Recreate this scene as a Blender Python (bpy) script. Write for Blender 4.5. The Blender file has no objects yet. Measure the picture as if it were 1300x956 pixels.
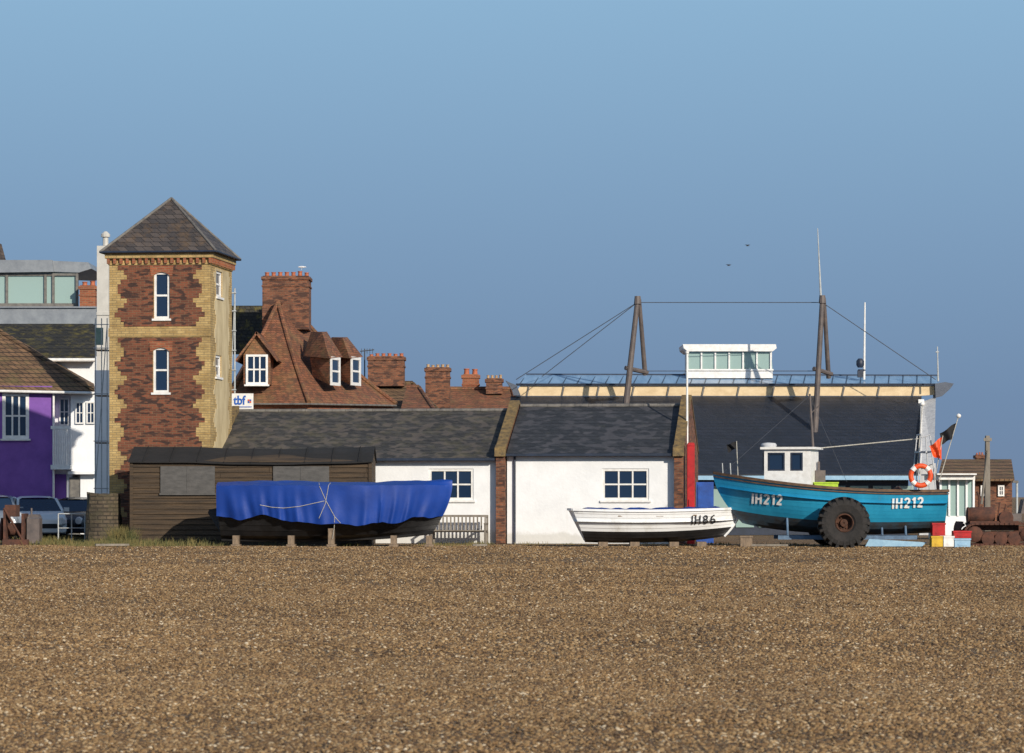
import bpy, bmesh, math, random
import numpy as np
from mathutils import Vector, Matrix, noise
from mathutils.bvhtree import BVHTree
random.seed(3); rng=np.random.default_rng(5)
scene=bpy.context.scene; C=scene.collection
R=math.radians
HC=1.5; FP=4000.0; HY=630.0
def PX(px,Y): return (px-650)*Y/FP
def PZ(py,Y): return HC+(HY-py)*Y/FP
def P(px,py,Y): return Vector((PX(px,Y),Y,PZ(py,Y)))
def lin(c):
    out=[]
    for v in c[:3]:
        v=v/255.0
        out.append(v/12.92 if v<=.04045 else ((v+.055)/1.055)**2.4)
    return (out[0],out[1],out[2],1)

# ------------------------------------------------------------------ materials
def base(name,rough=.7,metal=0.0):
    m=bpy.data.materials.new(name); m.use_nodes=True
    nt=m.node_tree; b=nt.nodes['Principled BSDF']
    b.inputs['Roughness'].default_value=rough; b.inputs['Metallic'].default_value=metal
    return m,nt,b
def ramp(nt,fac,stops):
    r=nt.nodes.new('ShaderNodeValToRGB'); e=r.color_ramp.elements
    while len(e)<len(stops): e.new(.5)
    for i,(p,c) in enumerate(stops): e[i].position=p; e[i].color=c
    nt.links.new(fac,r.inputs[0]); return r.outputs[0]
def nz(nt,vec,scale,detail=4,rough=.6):
    n=nt.nodes.new('ShaderNodeTexNoise'); n.inputs['Scale'].default_value=scale; n.inputs['Detail'].default_value=detail
    n.inputs['Roughness'].default_value=rough
    if vec: nt.links.new(vec,n.inputs['Vector'])
    return n.outputs['Fac']
def mixc(nt,fac,a,b,mode='MIX'):
    m=nt.nodes.new('ShaderNodeMix'); m.data_type='RGBA'; m.blend_type=mode
    if hasattr(fac,'links'): nt.links.new(fac,m.inputs[0])
    else: m.inputs[0].default_value=fac
    for s,v in ((6,a),(7,b)):
        if hasattr(v,'links'): nt.links.new(v,m.inputs[s])
        else: m.inputs[s].default_value=v
    return m.outputs[2]
def ocoord(nt): return nt.nodes.new('ShaderNodeTexCoord').outputs['Object']
def mapping(nt,vec,sc):
    m=nt.nodes.new('ShaderNodeMapping'); m.inputs['Scale'].default_value=sc; nt.links.new(vec,m.inputs[0]); return m.outputs[0]
def bumpn(nt,b,h,st,dist=.02):
    u=nt.nodes.new('ShaderNodeBump'); u.inputs['Strength'].default_value=st; u.inputs['Distance'].default_value=dist
    nt.links.new(h,u.inputs['Height']); nt.links.new(u.outputs[0],b.inputs['Normal'])
def pm(name,c1,c2=None,scale=4,rough=.7,metal=0,bump=.25,bs=25,lo=.35,hi=.65,stretch=(1,1,1),c3=None,dirt=None):
    m,nt,b=base(name,rough,metal)
    c2=c2 or tuple(v*.8 for v in c1)
    v=mapping(nt,ocoord(nt),stretch)
    n=nz(nt,v,scale,6,.65)
    st=[(lo,lin(c2)),(hi,lin(c1))]
    if c3: st=[(lo-.12,lin(c3))]+st
    col=ramp(nt,n,st)
    if dirt:
        s=nt.nodes.new('ShaderNodeSeparateXYZ'); oc=ocoord(nt); nt.links.new(oc,s.inputs[0])
        a=nt.nodes.new('ShaderNodeMath'); a.operation='MULTIPLY_ADD'; nt.links.new(nz(nt,mapping(nt,oc,(1,1,.5)),2.2,6,.7),a.inputs[0]); a.inputs[1].default_value=-.55; nt.links.new(s.outputs[2],a.inputs[2])
        f=ramp(nt,a.outputs[0],[(0,(.4,.4,.4,1)),(.1,(0,0,0,1))])
        col=mixc(nt,f,col,lin(dirt))
        st_=ramp(nt,nz(nt,mapping(nt,oc,(3,3,.12)),1.6,6,.7),[(.62,(0,0,0,1)),(.8,(.22,.22,.22,1))])
        col=mixc(nt,st_,col,lin(dirt))
    nt.links.new(col,b.inputs['Base Color'])
    if bump: bumpn(nt,b,nz(nt,v,bs,4),bump,.02)
    return m
def brick(name,c1,c2,mort,bw,bh,ms=.01,rough=.85,patch=None,pscale=.8,plo=.5,phi=.65,bump=.5,darken=.6,c3=None,freq=2,pmax=1.0):
    m,nt,b=base(name,rough)
    s=nt.nodes.new('ShaderNodeSeparateXYZ'); nt.links.new(ocoord(nt),s.inputs[0])
    a=nt.nodes.new('ShaderNodeMath'); a.operation='ADD'; nt.links.new(s.outputs[0],a.inputs[0]); nt.links.new(s.outputs[1],a.inputs[1])
    c=nt.nodes.new('ShaderNodeCombineXYZ'); nt.links.new(a.outputs[0],c.inputs[0]); nt.links.new(s.outputs[2],c.inputs[1])
    t=nt.nodes.new('ShaderNodeTexBrick'); nt.links.new(c.outputs[0],t.inputs['Vector'])
    t.offset_frequency=freq
    for k,v in (('Scale',1),('Mortar Size',ms),('Brick Width',bw),('Row Height',bh),('Mortar Smooth',.3),('Bias',0)): t.inputs[k].default_value=v
    t.inputs['Color1'].default_value=lin(c1); t.inputs['Color2'].default_value=lin(c2); t.inputs['Mortar'].default_value=lin(mort)
    oc=ocoord(nt)
    col=t.outputs['Color']
    if c3:
        col=mixc(nt,ramp(nt,nz(nt,mapping(nt,oc,(1/bw/1.5,1/bw/1.5,1/bh/1.5)),1,1),[(.52,(0,0,0,1)),(.6,(1,1,1,1))]),col,lin(c3))
    d=ramp(nt,nz(nt,oc,1.7,6,.7),[(.3,(darken,darken,darken,1)),(.65,(1,1,1,1))])
    col=mixc(nt,1.0,col,d,'MULTIPLY')
    if patch:
        f=ramp(nt,nz(nt,oc,pscale,8,.75),[(plo,(0,0,0,1)),(phi,(pmax,pmax,pmax,1))])
        col=mixc(nt,f,col,lin(patch))
    nt.links.new(col,b.inputs['Base Color'])
    h=nt.nodes.new('ShaderNodeMath'); h.operation='SUBTRACT'; h.inputs[0].default_value=1; nt.links.new(t.outputs['Fac'],h.inputs[1])
    h2=nt.nodes.new('ShaderNodeMath'); h2.operation='ADD'; nt.links.new(h.outputs[0],h2.inputs[0]); nt.links.new(nz(nt,oc,20,4),h2.inputs[1])
    bumpn(nt,b,h2.outputs[0],bump,.02)
    return m
def glassm(name,c=(30,48,72),rough=.06):
    m,nt,b=base(name,rough); b.inputs['Base Color'].default_value=lin(c)
    bumpn(nt,b,nz(nt,ocoord(nt),1.3,2),.08,.05); return m

M={}
M['buff']=brick('buff_brick',(198,170,114),(174,144,90),(152,134,98),.225,.075,.010,patch=(126,104,72),pscale=1.3,plo=.5,phi=.85)
M['red']=brick('red_brick',(134,78,54),(92,56,42),(120,98,76),.225,.075,.008,c3=(66,46,40),darken=.75)
M['darkbrick']=brick('sooty_brick',(148,92,64),(104,66,50),(124,100,80),.225,.075,.010,c3=(84,58,48))
M['orangebrick']=brick('orange_brick',(172,98,64),(136,76,54),(150,118,90),.225,.075,.012)
M['greyrender']=pm('grey_render',(204,188,150),(170,152,116),2.5,bump=.2,stretch=(1,1,.3),c3=(126,112,88))
M['slate']=brick('old_slate',(76,74,72),(52,52,53),(24,24,25),.26,.11,.008,.7,patch=(98,92,64),pscale=1.6,plo=.48,phi=.85,darken=.65,c3=(88,82,78),pmax=.8)
M['slate2']=brick('neat_slate',(60,62,67),(46,49,54),(22,23,26),.28,.11,.007,.65,patch=(96,94,76),pscale=2.2,plo=.58,phi=.9,darken=.75,c3=(72,72,77),pmax=.7)
M['towerslate']=brick('tower_slate',(90,82,78),(60,57,58),(28,27,28),.25,.16,.01,.65,patch=(116,90,58),pscale=2.0,plo=.5,phi=.8,darken=.7,pmax=.8)
M['navyslate']=brick('navy_slate',(44,50,62),(36,42,52),(20,24,32),.3,.13,.008,.5,darken=.8)
M['tile']=brick('clay_tile',(156,100,72),(124,80,58),(56,38,30),.17,.10,.008,.85,patch=(132,112,72),pscale=.9,plo=.48,phi=.8,darken=.6,c3=(104,72,56),pmax=.8)
M['tile2']=brick('brown_pantile',(140,108,80),(108,84,62),(50,40,32),.24,.17,.02,.85,patch=(108,100,60),pscale=1.4,plo=.5,phi=.78,darken=.65,pmax=.85)
M['mossroof']=brick('mossy_dark_roof',(56,54,50),(40,40,38),(20,20,18),.24,.16,.02,.85,patch=(112,102,44),pscale=2.6,plo=.5,phi=.72)
M['white']=pm('white_painted_wall',(236,238,240),(224,226,228),1.2,rough=.75,bump=.35,bs=10,dirt=(170,166,150))
M['whitep']=pm('white_paint',(234,234,232),(214,212,208),6,rough=.5,bump=.05)
M['offwhite']=pm('dulled_white_boarding',(196,198,200),(170,172,176),2,rough=.7,bump=.1,stretch=(3,3,.3))
M['purple']=pm('purple_render',(130,86,172),(112,72,152),1.5,bump=.15)
M['glass']=glassm('window_glass')  # bluish base colour stands in for sky reflected in the panes
M['glassg']=glassm('pale_green_glass',(146,170,166),.2)
M['skyglass']=pm('blue_roof_glass',(138,168,198),(104,138,172),1.2,rough=.3,bump=0,stretch=(2,.3,1))
M['stone']=pm('lichened_stone',(140,116,72),(88,76,56),5,bump=.7,c3=(56,52,46))
M['lead']=pm('lead_grey',(120,116,110),(86,84,82),5,rough=.6)
M['slatecap']=pm('grey_blue_capping',(84,92,106),(68,76,90),3,rough=.6)
M['zinc']=pm('zinc_cladding',(138,144,150),(116,122,130),2,rough=.5,metal=.1)
M['palegrey']=pm('pale_grey_panel',(196,194,188),(176,174,168),2,rough=.7,bump=.1)
M['tar']=pm('tarred_boards',(82,66,48),(48,40,32),2.2,rough=.85,bump=.8,bs=12,stretch=(.35,.35,6),c3=(28,26,23))
M['felt']=pm('roofing_felt',(34,32,32),(22,22,22),2,rough=.9,bump=.5,bs=8,c3=(56,52,46))
M['shutter']=pm('grey_boarding',(88,86,84),(68,67,66),3,bump=.3,stretch=(1,1,3))
M['tarp']=pm('blue_tarpaulin',(10,60,148),(8,52,132),1.2,rough=.55,bump=.2,bs=9)
M['hullblack']=pm('tarred_hull',(34,34,36),(20,20,22),3,rough=.5,bump=.25)
M['hullwhite']=pm('white_boat_paint',(232,234,236),(214,214,212),2.5,rough=.45,bump=.1,stretch=(1,1,.4),lo=.3,hi=.5,c3=(160,150,134))
M['teal']=pm('teal_boat_paint',(42,156,196),(30,138,178),2.2,rough=.5,bump=.12,stretch=(1,1,.35),c3=(92,136,150),lo=.34)
M['darkteal']=pm('dark_antifoul',(52,76,92),(54,50,48),2.5,rough=.7,bump=.3,c3=(90,60,44))
M['rubrail']=pm('worn_wood_rail',(112,84,58),(66,48,38),6,stretch=(1,1,4))
M['wood']=pm('weathered_wood',(140,120,98),(100,86,72),5,bump=.5,stretch=(3,1,1))
M['greywood']=pm('silvered_wood',(138,130,118),(104,98,90),5,bump=.5,stretch=(1,1,.2))
M['rubber']=pm('old_rubber',(44,41,40),(29,28,28),5,rough=.85,bump=.5,bs=18)
M['rust']=pm('rust',(98,62,48),(66,46,40),5,rough=.9,bump=.7,c3=(44,36,32))
M['hubrust']=pm('hub_rust',(92,60,44),(56,38,30),9,rough=.9,bump=.5)
M['steel']=pm('galvanised_steel',(186,190,190),(156,160,162),6,rough=.6)
M['mast']=pm('brown_grey_mast',(104,94,90),(78,72,72),3,rough=.6)
M['cream']=pm('cream_boarding',(222,200,162),(198,174,136),3,stretch=(.6,1,1))
M['navy']=pm('navy_paint',(40,50,70),(28,38,54),3,rough=.5)
M['redp']=pm('red_paint',(186,22,26),(150,18,22),4,rough=.4,bump=.1)
M['blue']=pm('blue_paint',(24,80,168),(18,62,136),4,rough=.45)
M['bluegrey']=pm('blue_grey_steel',(92,120,148),(66,88,112),5,rough=.6,c3=(92,66,50))
M['bluepale']=pm('pale_blue_plastic',(150,186,210),(130,168,196),4,rough=.45)
M['orange']=pm('orange_plastic',(226,84,30),(200,68,24),4,rough=.5)
M['lime']=pm('lime_plastic',(178,206,44),(150,182,36),4,rough=.5)
M['black']=pm('black_cloth',(22,22,26),(14,14,16),4,rough=.8)
M['rope']=pm('pale_rope',(190,188,178),(156,152,142),20)
M['cable']=pm('dark_cable',(70,76,88),(54,58,66),10)
M['pot']=pm('clay_chimney_pot',(184,104,70),(142,82,58),8)
M['potb']=pm('buff_chimney_pot',(190,160,122),(150,120,88),8)
M['carwhite']=pm('white_car_paint',(220,224,228),(210,214,218),2,rough=.25,bump=0)
M['carsilver']=pm('silver_car_paint',(150,158,168),(134,142,152),2,rough=.25,metal=.2,bump=0)
M['cardark']=pm('dark_car_paint',(48,54,66),(38,42,52),2,rough=.25,metal=.2,bump=0)
M['lamp']=pm('headlamp_glass',(226,228,230),(190,192,196),8,rough=.15,bump=0)
M['asphalt']=pm('asphalt',(78,76,74),(62,60,58),1.5,bump=.4,bs=40)
M['textblue']=pm('sign_blue',(20,90,180),(20,84,170),4)
M['textblack']=pm('black_lettering',(20,20,22),(26,26,28),8)
M['textwhite']=pm('white_lettering',(240,240,238),(232,232,230),8,bump=0)
M['dun']=pm('net_green',(150,174,162),(124,150,138),6)
M['net']=pm('dark_green_net',(44,72,58),(28,48,42),9,bump=1,bs=40)
M['yellow']=pm('yellow_plastic',(214,176,40),(190,150,34),5,rough=.5)
M['bird']=pm('bird_feathers',(40,40,44),(60,60,64),9)
M['gull']=pm('gull_feathers',(224,224,224),(190,192,196),9)
M['rubble']=brick('rubble_brick',(112,98,80),(84,74,62),(60,54,46),.3,.12,.02,patch=(78,72,54),plo=.45,phi=.6,pscale=2,bump=1)

def bigtone(nt,vec):
    a=ramp(nt,nz(nt,mapping(nt,vec,(.8,.22,1)),.5,8,.7),[(.3,(.68,.665,.65,1)),(.7,(1.06,1.04,1.01,1))])
    b=ramp(nt,nz(nt,mapping(nt,vec,(1,.5,1)),3.2,4,.6),[(.3,(.78,.78,.78,1)),(.65,(1.04,1.04,1.04,1))])
    return mixc(nt,1,a,b,'MULTIPLY')
def shingle_mat():
    m,nt,b=base('shingle',.85); oc=ocoord(nt)
    g=nt.nodes.new('ShaderNodeNewGeometry').outputs['Position']
    v=nt.nodes.new('ShaderNodeTexVoronoi'); v.inputs['Scale'].default_value=40; nt.links.new(oc,v.inputs['Vector'])
    s=nt.nodes.new('ShaderNodeSeparateXYZ'); nt.links.new(v.outputs['Color'],s.inputs[0])
    col=ramp(nt,s.outputs[0],[(0,lin((84,62,42))),(.3,lin((124,96,62))),(.6,lin((146,115,76))),(.88,lin((166,138,98))),(1,lin((196,178,146)))])
    nt.links.new(mixc(nt,1,col,bigtone(nt,g),'MULTIPLY'),b.inputs['Base Color'])
    h=nt.nodes.new('ShaderNodeMath'); h.operation='SUBTRACT'; h.inputs[0].default_value=1; nt.links.new(v.outputs['Distance'],h.inputs[1])
    bumpn(nt,b,h.outputs[0],1.0,.04)
    return m
M['shingle']=shingle_mat()
def pebble_mat():
    m,nt,b=base('pebble',.8)
    oi=nt.nodes.new('ShaderNodeObjectInfo')
    col=ramp(nt,oi.outputs['Random'],[(0,lin((66,50,38))),(.2,lin((112,87,58))),(.5,lin((142,112,74))),(.8,lin((160,132,92))),(.95,lin((182,158,122))),(1,lin((214,200,174)))])
    geo=nt.nodes.new('ShaderNodeNewGeometry')
    nt.links.new(mixc(nt,1,col,bigtone(nt,geo.outputs['Position']),'MULTIPLY'),b.inputs['Base Color'])
    return m
M['pebble']=pebble_mat()
def grassmat():
    m,nt,b=base('dry_grass',.8)
    nt.links.new(ramp(nt,nz(nt,ocoord(nt),2.5,3),[(.35,lin((66,74,38))),(.6,lin((120,106,62)))]),b.inputs['Base Color']); return m
M['grass']=grassmat()

# ------------------------------------------------------------------ builder
def wloc(o):
    v=Vector((0,0,0))
    while o: v+=o.location; o=o.parent
    return v
class MB:
    def __init__(s,Mx=None): s.v=[];s.f=[];s.m=[];s.M=Mx;s.mi=0
    def vt(s,p):
        p=Vector(p)
        if s.M is not None: p=s.M@p
        s.v.append(p); return len(s.v)-1
    def face(s,pts):
        s.f.append([s.vt(p) for p in pts]); s.m.append(s.mi); return s
    def idx(s,ids): s.f.append(list(ids)); s.m.append(s.mi)
    def box(s,x0,x1,y0,y1,z0,z1):
        i=[s.vt((x,y,z)) for x in (x0,x1) for y in (y0,y1) for z in (z0,z1)]
        for q in ((0,1,3,2),(4,6,7,5),(0,4,5,1),(2,3,7,6),(0,2,6,4),(1,5,7,3)): s.idx([i[k] for k in q])
        return s
    def pbox(s,a,b,t,u,Y0,Y1):
        return s.box(PX(a,Y0),PX(b,Y0),Y0,Y1,PZ(u,Y0),PZ(t,Y0))
    def prism(s,pts,y0,y1):
        n=len(pts); a=[s.vt((x,y0,z)) for x,z in pts]; b=[s.vt((x,y1,z)) for x,z in pts]
        s.idx(a); s.idx(b[::-1])
        for k in range(n): s.idx([a[k],a[(k+1)%n],b[(k+1)%n],b[k]])
        return s
    def prismx(s,pts,x0,x1):
        n=len(pts); a=[s.vt((x0,y,z)) for y,z in pts]; b=[s.vt((x1,y,z)) for y,z in pts]
        s.idx(a); s.idx(b[::-1])
        for k in range(n): s.idx([a[k],a[(k+1)%n],b[(k+1)%n],b[k]])
        return s
    def prismp(s,pts,Y0,Y1): return s.prism([(PX(a,Y0),PZ(b,Y0)) for a,b in pts],Y0,Y1)
    def pf(s,pts): return s.face([P(*p) for p in pts])
    def slab(s,pts,t=.12):
        pts=[Vector(p) for p in pts]; n=len(pts)
        nn=(pts[1]-pts[0]).cross(pts[2]-pts[0]).normalized()
        if nn.z<0: nn=-nn
        a=[s.vt(p) for p in pts]; b=[s.vt(p-nn*t) for p in pts]
        s.idx(a); s.idx(b[::-1])
        for k in range(n): s.idx([a[k],a[(k+1)%n],b[(k+1)%n],b[k]])
        return s
    def tube(s,a,b,r0,r1=None,n=8):
        a=Vector(a);b=Vector(b); r1=r0 if r1 is None else r1
        d=(b-a).normalized(); u=d.orthogonal().normalized(); w=d.cross(u)
        A=[];B=[]
        for k in range(n):
            t=2*math.pi*k/n; o=u*math.cos(t)+w*math.sin(t)
            A.append(s.vt(a+o*r0)); B.append(s.vt(b+o*r1))
        s.idx(A[::-1]); s.idx(B)
        for k in range(n): s.idx([A[k],A[(k+1)%n],B[(k+1)%n],B[k]])
        return s
    def path(s,pts,r,n=6):
        for a,b in zip(pts,pts[1:]): s.tube(a,b,r,r,n)
        return s
    def lathe(s,prof,c,axis='z',n=20,cap=True):
        c=Vector(c); rows=[]
        for r,h in prof:
            row=[]
            for k in range(n):
                t=2*math.pi*k/n
                o=Vector((r*math.cos(t),r*math.sin(t),h)) if axis=='z' else (Vector((r*math.cos(t),h,r*math.sin(t))) if axis=='y' else Vector((h,r*math.cos(t),r*math.sin(t))))
                row.append(s.vt(c+o))
            rows.append(row)
        for A,B in zip(rows,rows[1:]):
            for k in range(n): s.idx([A[k],A[(k+1)%n],B[(k+1)%n],B[k]])
        if cap: s.idx(rows[0][::-1]); s.idx(rows[-1])
        return s
    def grid(s,rows,closed=False):
        ids=[[s.vt(p) for p in r] for r in rows]
        for A,B in zip(ids,ids[1:]):
            for k in range(len(A)-1): s.idx([A[k],A[k+1],B[k+1],B[k]])
        return ids
    def wall(s,x0,x1,z0,z1,holes,y,d=.14):
        xs=sorted({x0,x1}|{h[0] for h in holes}|{h[1] for h in holes}); zs=sorted({z0,z1}|{h[2] for h in holes}|{h[3] for h in holes})
        for a,b in zip(xs,xs[1:]):
            for c,e in zip(zs,zs[1:]):
                mx,mz=(a+b)/2,(c+e)/2
                if any(h[0]<mx<h[1] and h[2]<mz<h[3] for h in holes): continue
                s.face([(a,y,c),(b,y,c),(b,y,e),(a,y,e)])
        for (a,b,c,e) in [h[:4] for h in holes]:
            s.face([(a,y,c),(a,y+d,c),(a,y+d,e),(a,y,e)]); s.face([(b,y,c),(b,y+d,c),(b,y+d,e),(b,y,e)])
            s.face([(a,y,e),(b,y,e),(b,y+d,e),(a,y+d,e)]); s.face([(a,y,c),(b,y,c),(b,y+d,c),(a,y+d,c)])
        return s
    def build(s,name,mat,parent=None,smooth=False,tagv=None,kind=None,label=None):
        me=bpy.data.meshes.new(name)
        if parent is not None: off=wloc(parent)
        else:
            xs=[p.x for p in s.v]; ys=[p.y for p in s.v]; zs=[p.z for p in s.v]
            off=Vector(((min(xs)+max(xs))/2,(min(ys)+max(ys))/2,min(zs)))
        me.from_pydata([tuple(p-off) for p in s.v],[],s.f)
        for mm in (mat if isinstance(mat,list) else [mat]): me.materials.append(mm)
        me.polygons.foreach_set('material_index',s.m)
        bm=bmesh.new(); bm.from_mesh(me)
        if smooth: bmesh.ops.remove_doubles(bm,verts=bm.verts,dist=.0005)
        bmesh.ops.recalc_face_normals(bm,faces=bm.faces); bm.to_mesh(me); bm.free()
        if smooth:
            me.polygons.foreach_set('use_smooth',[True]*len(me.polygons))
            try: me.set_sharp_from_angle(angle=R(40))
            except Exception: pass
        o=bpy.data.objects.new(name,me); C.objects.link(o)
        if parent is not None: o.parent=parent
        else: o.location=off
        if tagv: tag(o,*tagv)
        if kind: o['kind']=kind
        if label: o['label']=label
        return o
def tag(o,label,cat,group=None):
    o['label']=label; o['category']=cat
    if group: o['group']=group
def thing(name,label,cat,loc,group=None):
    o=bpy.data.objects.new(name,None); C.objects.link(o); o.location=loc; tag(o,label,cat,group); return o
def window(parent,Mx,x0,x1,z0,z1,y,cols=1,rows=2,t=.05,bar=.03,sill=True,fm=None,gm=None,name='window'):
    f=MB(Mx); fm=fm or M['whitep']
    f.box(x0,x0+t,y+.03,y+.10,z0,z1); f.box(x1-t,x1,y+.03,y+.10,z0,z1)
    f.box(x0+t,x1-t,y+.03,y+.10,z1-t,z1); f.box(x0+t,x1-t,y+.03,y+.10,z0,z0+t)
    for k in range(1,cols):
        x=x0+t+(x1-x0-2*t)*k/cols; f.box(x-bar/2,x+bar/2,y+.045,y+.085,z0+t,z1-t)
    for k in range(1,rows):
        z=z0+t+(z1-z0-2*t)*k/rows; f.box(x0+t,x1-t,y+.05,y+.09,z-bar/2,z+bar/2)
    w=f.build(name,fm,parent)
    MB(Mx).box(x0+t*.5,x1-t*.5,y+.075,y+.08,z0+t*.5,z1-t*.5).build('pane',gm or M['glass'],w)
    if sill: MB(Mx).box(x0-.06,x1+.06,y-.06,y+.03,z0-.07,z0-.003).build('sill',fm,w)
    return w
def chimney(parent,a,b,t,u,Y,n,mat='darkbrick',pot='pot',d=.9,ph=7):
    m=MB(); m.pbox(a,b,t+5,u,Y,Y+d)
    m.pbox(a-1.5,b+1.5,t+1,t+5,Y-.05,Y+d+.05)
    m.pbox(a-1,b+1,t+12,t+14,Y-.03,Y+d+.03)
    m.pbox(a+.5,b-.5,t,t+1,Y+.02,Y+d-.02)
    c=m.build('chimney',M[mat],parent)
    for k in range(n):
        x=PX(a+(b-a)*(k+.5)/n,Y); z=PZ(t,Y)-.01; q=(b-a)/n*Y/FP*.34; h=ph*Y/FP*random.uniform(.8,1.12)
        MB().lathe([(q,0),(q*.85,h*.8),(q*1.05,h*.85),(q*1.05,h),(q*.7,h)],(x,Y+d*.5,z),n=10).build('chimney_pot',M[pot],c,True)
    return c
def rot_at(px,Y,deg): return Matrix.Translation((PX(px,Y),Y,0))@Matrix.Rotation(R(deg),4,'Z')

# ------------------------------------------------------------------ ground
def gh(x,y):
    f=np.clip((96-y)/10,0,1)
    return f*(.034*np.sin(x*.35+y*.31+1)+.034*np.sin(y*.42-x*.10)+.02*np.sin(x*1.1-y*.9)+.010*np.sin(y*1.9+x*.7))-.01
ys=np.concatenate([np.arange(6,100,.5),[100,104,110,130,180,300,600,1200,2500,4500]])
xs=np.concatenate([[-3000,-800,-200,-60],np.arange(-24,24.1,.6),[60,200,800,3000]])
g=MB(); g.grid([[(x,y,float(gh(x,y)) if y<100 else -.012) for x in xs] for y in ys])
g.build('ground',M['shingle'],None,True,kind='structure')
rd=MB(); rd.box(-60,-8.5,103.9,112.9,-.1,.0); rd.build('road',M['asphalt'],kind='structure')
pv=MB(); pv.box(-60,-8.5,112.9,114.8,-.1,.12); pv.build('pavement',M['greyrender'],kind='structure')

def scatter(y0,y1,dens,smin,smax):
    n=int((y1-y0)*(.325*(y0+y1)/2+4)*dens)
    y=np.sqrt(rng.uniform(y0**2,y1**2,n)); x=rng.uniform(-1,1,n)*(.1625*y+2)
    s=smin+(smax-smin)*rng.uniform(0,1,n)**2
    return np.stack([x,y,s],1)
pts=np.concatenate([scatter(16,30,1150,.006,.019),scatter(30,48,520,.009,.023),scatter(48,70,230,.012,.028),scatter(70,97,95,.015,.032)])
me=bpy.data.meshes.new('pebbles'); n=len(pts)
co=np.zeros((n,3)); co[:,0]=pts[:,0]; co[:,1]=pts[:,1]; co[:,2]=gh(pts[:,0],pts[:,1])+pts[:,2]*.2
me.vertices.add(n); me.vertices.foreach_set('co',co.ravel())
a=me.attributes.new('size','FLOAT_VECTOR','POINT'); sz=np.stack([pts[:,2]*rng.uniform(.8,1.4,n),pts[:,2]*rng.uniform(.6,1.1,n),pts[:,2]*rng.uniform(.35,.65,n)],1); a.data.foreach_set('vector',sz.ravel())
a=me.attributes.new('turn','FLOAT_VECTOR','POINT'); rt=np.stack([rng.normal(0,.35,n),rng.normal(0,.35,n),rng.uniform(0,6.28,n)],1); a.data.foreach_set('vector',rt.ravel())
po=bpy.data.objects.new('pebbles',me); C.objects.link(po); po['kind']='stuff'; tag(po,'loose brown and pale shingle pebbles covering the beach','pebbles')
ng=bpy.data.node_groups.new('pebble_scatter','GeometryNodeTree')
ng.interface.new_socket('Geometry',in_out='INPUT',socket_type='NodeSocketGeometry'); ng.interface.new_socket('Geometry',in_out='OUTPUT',socket_type='NodeSocketGeometry')
N=ng.nodes; L=ng.links
gi=N.new('NodeGroupInput'); go=N.new('NodeGroupOutput'); ip=N.new('GeometryNodeInstanceOnPoints'); ic=N.new('GeometryNodeMeshIcoSphere'); ic.inputs['Subdivisions'].default_value=2
sm=N.new('GeometryNodeSetMaterial'); sm.inputs['Material'].default_value=M['pebble']; ss=N.new('GeometryNodeSetShadeSmooth')
a1=N.new('GeometryNodeInputNamedAttribute'); a1.data_type='FLOAT_VECTOR'; a1.inputs['Name'].default_value='size'
a2=N.new('GeometryNodeInputNamedAttribute'); a2.data_type='FLOAT_VECTOR'; a2.inputs['Name'].default_value='turn'
L.new(gi.outputs[0],ip.inputs['Points']); L.new(ic.outputs[0],ss.inputs[0]); L.new(ss.outputs[0],sm.inputs[0]); L.new(sm.outputs[0],ip.inputs['Instance'])
L.new(a1.outputs[0],ip.inputs['Scale']); L.new(a2.outputs[0],ip.inputs['Rotation']); L.new(ip.outputs[0],go.inputs[0])
md=po.modifiers.new('scatter','NODES'); md.node_group=ng

# ------------------------------------------------------------------ lookout tower
TM=rot_at(267,100,-7); W=3.28; D=3.25
def tz(py): return HC+(HY-py)/40.0
def tx(px): return (px-267)/40.0
t=thing('lookout_tower','tall square lookout tower of red and buff zigzag brick with pyramid slate roof','tower',TM@Vector((-W/2,D/2,0)))
fw=[(tx(194),tx(214),tz(404),tz(345)),(tx(193),tx(213.5),tz(498),tz(441))]
b=MB(TM); b.wall(-W,0,0,9.1,fw,0)
b.face([(-W,0,0),(-W,D,0),(-W,D,9.1),(-W,0,9.1)]); b.face([(-W,D,0),(0,D,0),(0,D,9.1),(-W,D,9.1)])
SM=TM@Matrix.Rotation(R(90),4,'Z')
sw=[(.85,1.75,tz(374),tz(341)),(.75,1.6,tz(477),tz(449))]
b.M=SM; b.wall(0,D,0,9.1,sw,0)
b.build('wall',M['buff'],t)
def steps(z0,z1,nper,ph=0.0):
    z=z0; per=(z1-z0)/nper
    while z<z1-.01:
        e=min(z+.15,z1); u=(((z+e)/2-z0)/per+ph)%1.0; k=1-abs(2*u-1); yield z,e,round(k*4)/4
        z=e
def cut(segs,z,e,holes):
    out=[]
    for (p,q) in segs: out.append((p,q,z,e))
    for h in holes:
        ns=[]
        for (p,q,a,b2) in out:
            lo,hi=h[2],h[3]
            if b2<=lo or a>=hi: ns.append((p,q,a,b2)); continue
            if a<lo: ns.append((p,q,a,lo))
            if b2>hi: ns.append((p,q,hi,b2))
            m0,m1=max(a,lo),min(b2,hi); ns+=[(p,h[0]-.012,m0,m1),(h[1]+.012,q,m0,m1)]
        out=ns
    return out
for (z0,z1,nper) in ((tz(414),tz(335),2.5),(.1,tz(428),7.5)):
    rp=MB(TM)
    for z,e,k in steps(z0,z1,nper):
        for p,q,a_,b_ in cut([(-W+.18+.40*(1-k),-.18-.38*(1-k))],z,e,fw): rp.box(p,q,-.015,.004,a_,b_)
    rp.build('brick_panel',M['red'],t)
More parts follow.
